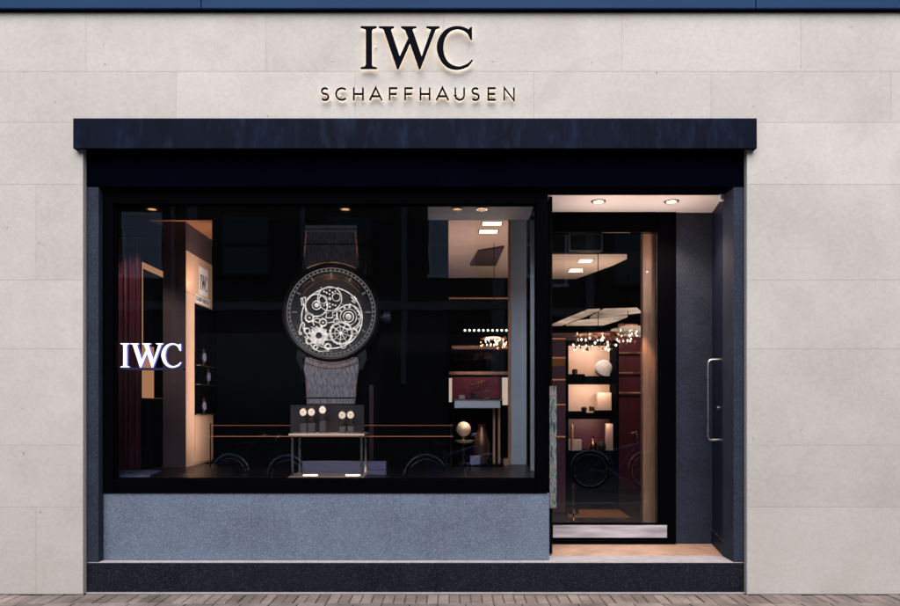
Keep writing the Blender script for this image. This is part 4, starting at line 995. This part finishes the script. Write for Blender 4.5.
c = Vector((X(604.5, yn + .1), yn + .12, Z(361.8, yn + .1)))
dr = thing('drum_ornament', 'round white drum leaning in the upper lit niche', 'ornament', (c.x, c.y, zn[1] + .001))
bm = BM(); lathe(bm, [(rr * .98, .1), (rr, .08), (rr, .0), (rr * .92, -.012)], (c.x, c.y, zn[1] + .003 + rr), 40, 'y'); obj('drum', bm, 'white', dr, smooth=True)
bm = BM(); lathe(bm, [(rr * .34, -.03), (rr * .34, -.0125)], (c.x + .03, c.y, zn[1] + .003 + rr * 1.05), 24, 'y'); box(bm, c.x + .0, c.x + .06, c.y - .029, c.y - .0125, zn[1] + .003, zn[1] + rr * .8); obj('boss', bm, 'dial_white', dr, smooth=True)
sbox('presentation_box', 'black', 'flat black box on the shelf left in the upper lit niche', 'box', nx0 + .02, nx0 + .2, yn + .03, yn + .16, zn[1] + .001, zn[1] + .025, bevel=.004)
sbox('presentation_box', 'cream', 'tall cream box at the right of the lower lit niche', 'box', nx1 - .2, nx1 - .03, yn + .12, yn + .28, zn[3] + .03, zn[3] + .24, bevel=.004)
sbox('presentation_box', 'black', 'small black tray under the cream box in the lower lit niche', 'box', nx1 - .21, nx1 - .02, yn + .1, yn + .3, zn[3] + .001, zn[3] + .028, bevel=.004)
sbox('presentation_box', 'black', 'small black tray at the left of the lower lit niche', 'box', nx0 + .03, nx0 + .22, yn + .05, yn + .2, zn[3] + .001, zn[3] + .022, bevel=.004)
sbox('presentation_box', 'cream', 'cream box at the left in the dark red lowest niche', 'box', nx0 + .01, nx0 + .17, yn + .08, yn + .2, zn[5] + .001, zn[5] + .13, bevel=.004)
sbox('presentation_box', 'cream', 'narrow upright cream box at the right in the dark red lowest niche', 'box', nx1 - .1, nx1 - .02, yn + .08, yn + .16, zn[5] + .001, zn[5] + .32, bevel=.004)
# side cabinet at the left behind the door glass
ysc = 2.6
sc_ = thing('side_cabinet', 'dark wooden cabinet with copper shelf edges left of the lit niches behind the door', 'cabinet', (X(559, ysc), ysc + .1, zStep))
bm = BM(); fbox(bm, 549, 565.5, 336, 512, ysc + .02, .2); obj('carcass', bm, 'wine', sc_)
for py in (338, 357, 379, 404, 436):
    bm = BM(); fbox(bm, 549, 565.5, py, py + 1.3, ysc, .019); obj('shelf_edge', bm, 'orange_glow', sc_)
bm = BM(); fbox(bm, 550, 565, 358.5, 366, ysc + .012, .006); obj('lit_panel', bm, 'amber_dim', sc_)
cyl_thing('candle', 'thin orange candle standing at the left in the dark red lowest niche', 'candle', (nx0 + .05, yn + .05, zn[5] + .001), [(.014, 0), (.014, .3), (.004, .31)], 'oak')
cyl_thing('vase', 'small copper vase standing mid shelf in the dark red lowest niche', 'vase', ((nx0 + nx1) / 2 + .02, yn + .07, zn[5] + .001), [(.03, 0), (.045, .03), (.05, .07), (.03, .12), (.018, .15), (.026, .17)], 'copper')
cyl_thing('vase', 'dark round vase beside the copper vase in the dark red lowest niche', 'vase', ((nx0 + nx1) / 2 + .12, yn + .06, zn[5] + .001), [(.025, 0), (.05, .04), (.05, .07), (.022, .11)], 'leather')
for k, (fx, hz) in enumerate(((.09, .05), (.2, .04), (.29, .05))):
    cyl_thing('wristwatch', ('watch lying on its cushion at the left of the upper lit niche', 'watch on a cushion mid way in the lower lit niche', 'watch on a cushion left of the tall cream box in the lower lit niche')[k], 'watch', (nx0 + fx, yn + .09, (zn[1] + .0255 if k == 0 else zn[3] + .0225)), [(.03, 0), (.034, hz * .5), (.034, hz), (.02, hz + .012)], ('gold', 'leather', 'gold')[k])
# slim counter lamp / ornament low behind the glass
yo = 1.9; xo = X(573.5, yo)
ol = thing('floor_ornament', 'slim copper stemmed ornament low behind the door glass', 'ornament', (xo, yo, zStep))
bm = BM(); lathe(bm, [(.09, -.003), (.09, .02), (.02, .04), (.008, .08), (.007, .34), (.02, .36), (.026, .38), (.0001, .41)], (xo, yo, zStep), 24); obj('stem', bm, 'copper', ol, smooth=True)
bm = BM(); lathe(bm, [(.05, .1), (.06, .11), (.045, .15), (.03, .16)], (xo, yo, zStep), 24); obj('collar', bm, 'watch_case', ol, smooth=True)
spot('rear_fill', (X(625, 4), 4.0, 3.2), (X(625, 5.2), 5.2, 1.3), 75, 80, (1, .55, .35))  # unseen fill added to warm the rear panel
spot('floor_spot', (X(595, 2.3), 2.0, 1.6), (X(597, 2.4), 2.35, zStep), 16, 42, (1, .6, .35))
spot('post_spot', (X(640, .86), 0.87, 2.2), (X(650, .95), 0.96, 0.7), 9.0, 60, (1, .62, .42), .03)
# warm lamps of the window, plus an added panel fill
spot('table_spot', (X(327, .4), 0.40, zWC - .04), (X(327, .4), 0.42, tz1), 90, 20, (1, .72, .5), .04)
spot('watch_spot', (X(331, .5), 0.55, zWC - .05), (cx, yw, cz + .1), 34, 42, (1, .78, .66), .06)
area('panel_fill', (Xs + .36, 1.40, 1.95), (Xs, 1.62, 1.95), 9, .03, 1.9, (1, .74, .56))  # unseen fill behind the screen edge, added to brighten the beige panel
spot('left_ceiling_spot', (X(185, 1.0), 1.3, 2.5), (X(180, 1.2), 1.5, 3.2), 5, 90, (1, .5, .25), .04)

# ------------------------------------------------------------------ across the street (seen in the glass only)
opp = thing('opposite_building', 'dark brick house across the street mirrored in the window', 'building', (0, -11.3, 0))
yo0 = -11.3
bm = BM(); box(bm, -16, 16, yo0 - 5, yo0, -.03, 6.5); obj('brick_wall', bm, 'dark_brick', opp)
bm = BM(); box(bm, -16, 16, yo0 + .001, yo0 + .14, 3.75, 3.95); box(bm, -16, 16, yo0 + .001, yo0 + .1, 6.2, 6.4); obj('cornice', bm, 'kerb', opp)
for x, w, pale in ((-12, 1.1, 0), (-9.6, 1.1, 0), (-7.35, .8, 1), (-4.9, 1.1, 0), (-2.4, 1.1, 0), (.05, .95, 1), (2.4, 1.1, 2), (4.8, 1.1, 0), (7.2, 1.1, 0), (9.6, 1.1, 0)):
    z0, z1 = 4.6, 6.0
    bm = BM(); y0, y1 = yo0 + .001, yo0 + .05
    for a in ((x - w / 2 - .07, x - w / 2, z0, z1), (x + w / 2, x + w / 2 + .07, z0, z1)): box(bm, a[0], a[1], y0, y1, a[2], a[3])
    box(bm, x - w / 2 - .07, x + w / 2 + .07, y0, y1, z1 + .0005, z1 + .08); box(bm, x - w / 2 - .12, x + w / 2 + .12, y0, y1 + .05, z0 - .08, z0 - .0005); box(bm, x - w / 2, x + w / 2, y0, y1 - .01, (z0 + z1) / 2 - .03, (z0 + z1) / 2 + .03)
    wf = obj('window', bm, 'pale_paint' if pale else 'dark_brick', opp)
    bm = BM(); box(bm, x - w / 2 + .001, x + w / 2 - .001, yo0 + .001, yo0 + .02, z0, (z0 + z1) / 2 - .031); box(bm, x - w / 2 + .001, x + w / 2 - .001, yo0 + .001, yo0 + .02, (z0 + z1) / 2 + .031, z1 - .001)
    obj('pane', bm, 'blind' if pale == 1 else 'dark_pane', wf)
for x, w_ in ((-8.35, .16), (-6.15, .22), (-6.6, .08), (-3.5, .1), (-1.1, .14), (1.15, .3), (1.75, .12), (3.6, .2), (6.1, .2)):
    bm = BM(); box(bm, x - w_ / 2, x + w_ / 2, yo0 + .001, yo0 + .09, 2.0, 6.19); obj('pilaster', bm, 'kerb', opp)
for x in (-9, -4.5, 0, 4.5, 9):
    bm = BM(); box(bm, x - 1.7, x + 1.7, yo0 + .001, yo0 + .03, .5, 3.2); obj('shop_window', bm, 'dark_pane', opp)
def bicycle(name, label, loc, rz, paint):
    t = thing(name, label, 'bicycle', (0, 0, 0), 'bicycles parked across the pavement')
    R = .34
    def wheel(cx_):
        bm = BM(); tube(bm, [(cx_ + R * math.cos(a), 0, R + .015 + R * math.sin(a)) for a in [2 * PI * k / 32 for k in range(32)]], .018, 6, True)
        w = obj('wheel', bm, 'tyre', t, smooth=True)
        bm = BM(); tube(bm, [(cx_ + (R - .03) * math.cos(a), 0, R + .015 + (R - .03) * math.sin(a)) for a in [2 * PI * k / 32 for k in range(32)]], .011, 6, True); obj('rim', bm, 'chrome', w, smooth=True)
        bm = BM()
        for k in range(14):
            a = 2 * PI * k / 14; tube(bm, [(cx_, .0, R + .015), (cx_ + (R - .035) * math.cos(a), 0, R + .015 + (R - .035) * math.sin(a))], .0018, 4)
        tube(bm, [(cx_, -.045, R + .015), (cx_, .045, R + .015)], .02, 8); obj('spokes', bm, 'chrome', w)
        bm = BM(); tube(bm, [(cx_ + (R + .04) * math.cos(a), 0, R + .015 + (R + .04) * math.sin(a)) for a in [math.radians(20 + 150 * k / 14) for k in range(15)]], .022, 6); obj('mudguard', bm, 'chrome', t, smooth=True)
    wheel(-.53); wheel(.55)
    bm = BM(); bb = (-.08, 0, .3); seat = (-.22, 0, .82); head = (.36, 0, .88); rear = (-.53, 0, .355)
    for a, b, r in ((bb, seat, .017), (bb, head, .019), ((-.2, 0, .72), head, .017), (bb, rear, .012), ((-.19, 0, .7), rear, .011), ((.34, 0, .98), (.55, 0, .355), .014)): tube(bm, [a, b], r, 8)
    obj('frame', bm, paint, t, smooth=True)
    bm = BM(); tube(bm, [(.2, -.29, 1.06), (.3, -.26, 1.1), (.36, -.1, 1.07), (.34, 0, 1.02), (.36, .1, 1.07), (.3, .26, 1.1), (.2, .29, 1.06)], .012, 8); tube(bm, [(.34, 0, .97), (.34, 0, 1.04)], .014, 8); obj('handlebar', bm, 'chrome', t, smooth=True)
    bm = BM(); hexa(bm, [(-.36, -.09, .88), (-.36, .09, .88), (-.06, .025, .9), (-.06, -.025, .9), (-.36, -.1, .94), (-.36, .1, .94), (-.05, .03, .93), (-.05, -.03, .93)]); tube(bm, [(-.22, 0, .8), (-.23, 0, .89)], .013, 8); obj('saddle', bm, 'tyre', t, bevel=.015)
    bm = BM(); tube(bm, [(-.08, -.06, .3), (.05, -.07, .2)], .01, 6); tube(bm, [(-.08, .06, .3), (-.21, .07, .4)], .01, 6); box(bm, .02, .1, -.14, -.07, .185, .205); box(bm, -.25, -.17, .07, .14, .39, .41); obj('pedals', bm, 'chrome', t).name = 'crank'
    t.location = loc; t.rotation_euler = (0, 0, rz); return t
bicycle('bicycle', 'black bicycle mirrored at the lower left of the window', (-3.3, -6.5, -.12), .25, 'bike_black')
bicycle('bicycle', 'blue bicycle mirrored near the showcase in the window', (.1, -6.6, -.12), -.2, 'bike_blue')
bicycle('bicycle', 'blue bicycle mirrored in the entrance door glass', (3.2, -6.4, -.12), .15, 'bike_blue')

# ------------------------------------------------------------------ light, sky, camera
ELEV, AZ = math.radians(44), math.radians(186)
w = bpy.data.worlds.new('World'); sc.world = w; w.use_nodes = True
nt = w.node_tree; nt.nodes.clear()
sky = nt.nodes.new('ShaderNodeTexSky'); sky.sky_type = 'NISHITA'; sky.sun_disc = False
sky.sun_elevation = ELEV; sky.sun_rotation = math.radians(180 - 6); sky.dust_density = 2.5; sky.air_density = 1.0
bg = nt.nodes.new('ShaderNodeBackground'); bg.inputs[1].default_value = 0.14
wo = nt.nodes.new('ShaderNodeOutputWorld'); nt.links.new(sky.outputs[0], bg.inputs[0]); nt.links.new(bg.outputs[0], wo.inputs[0])
sl = bpy.data.lights.new('sun', 'SUN'); sl.energy = 3.0; sl.angle = math.radians(60); sl.color = (1, .955, .935)
so = bpy.data.objects.new('sun', sl); COL.objects.link(so); so.location = (0, -8, 12)
dirv = Vector((0.06, math.cos(ELEV), -math.sin(ELEV)))     # towards the facade, from above and behind the camera
so.rotation_euler = dirv.to_track_quat('-Z', 'Y').to_euler()
cam = bpy.data.cameras.new('camera'); co = bpy.data.objects.new('camera', cam); COL.objects.link(co)
cam.sensor_width = 36; cam.lens = 36 * D / (900 / K); cam.shift_x = 0; cam.shift_y = (407 - 303) / 900
co.location = (0, -D, ZC); co.rotation_euler = (PI / 2, 0, 0); cam.clip_start = .05; cam.clip_end = 400
sc.camera = co
sc.view_settings.view_transform = 'Standard'; sc.view_settings.look = 'None'; sc.view_settings.gamma = 1; sc.view_settings.exposure = 0.48
sc.view_settings.use_curve_mapping = False
sc.render.engine = 'CYCLES'
sc.cycles.use_denoising = True; sc.cycles.max_bounces = 8; sc.cycles.transparent_max_bounces = 16; sc.cycles.sample_clamp_indirect = 4.0
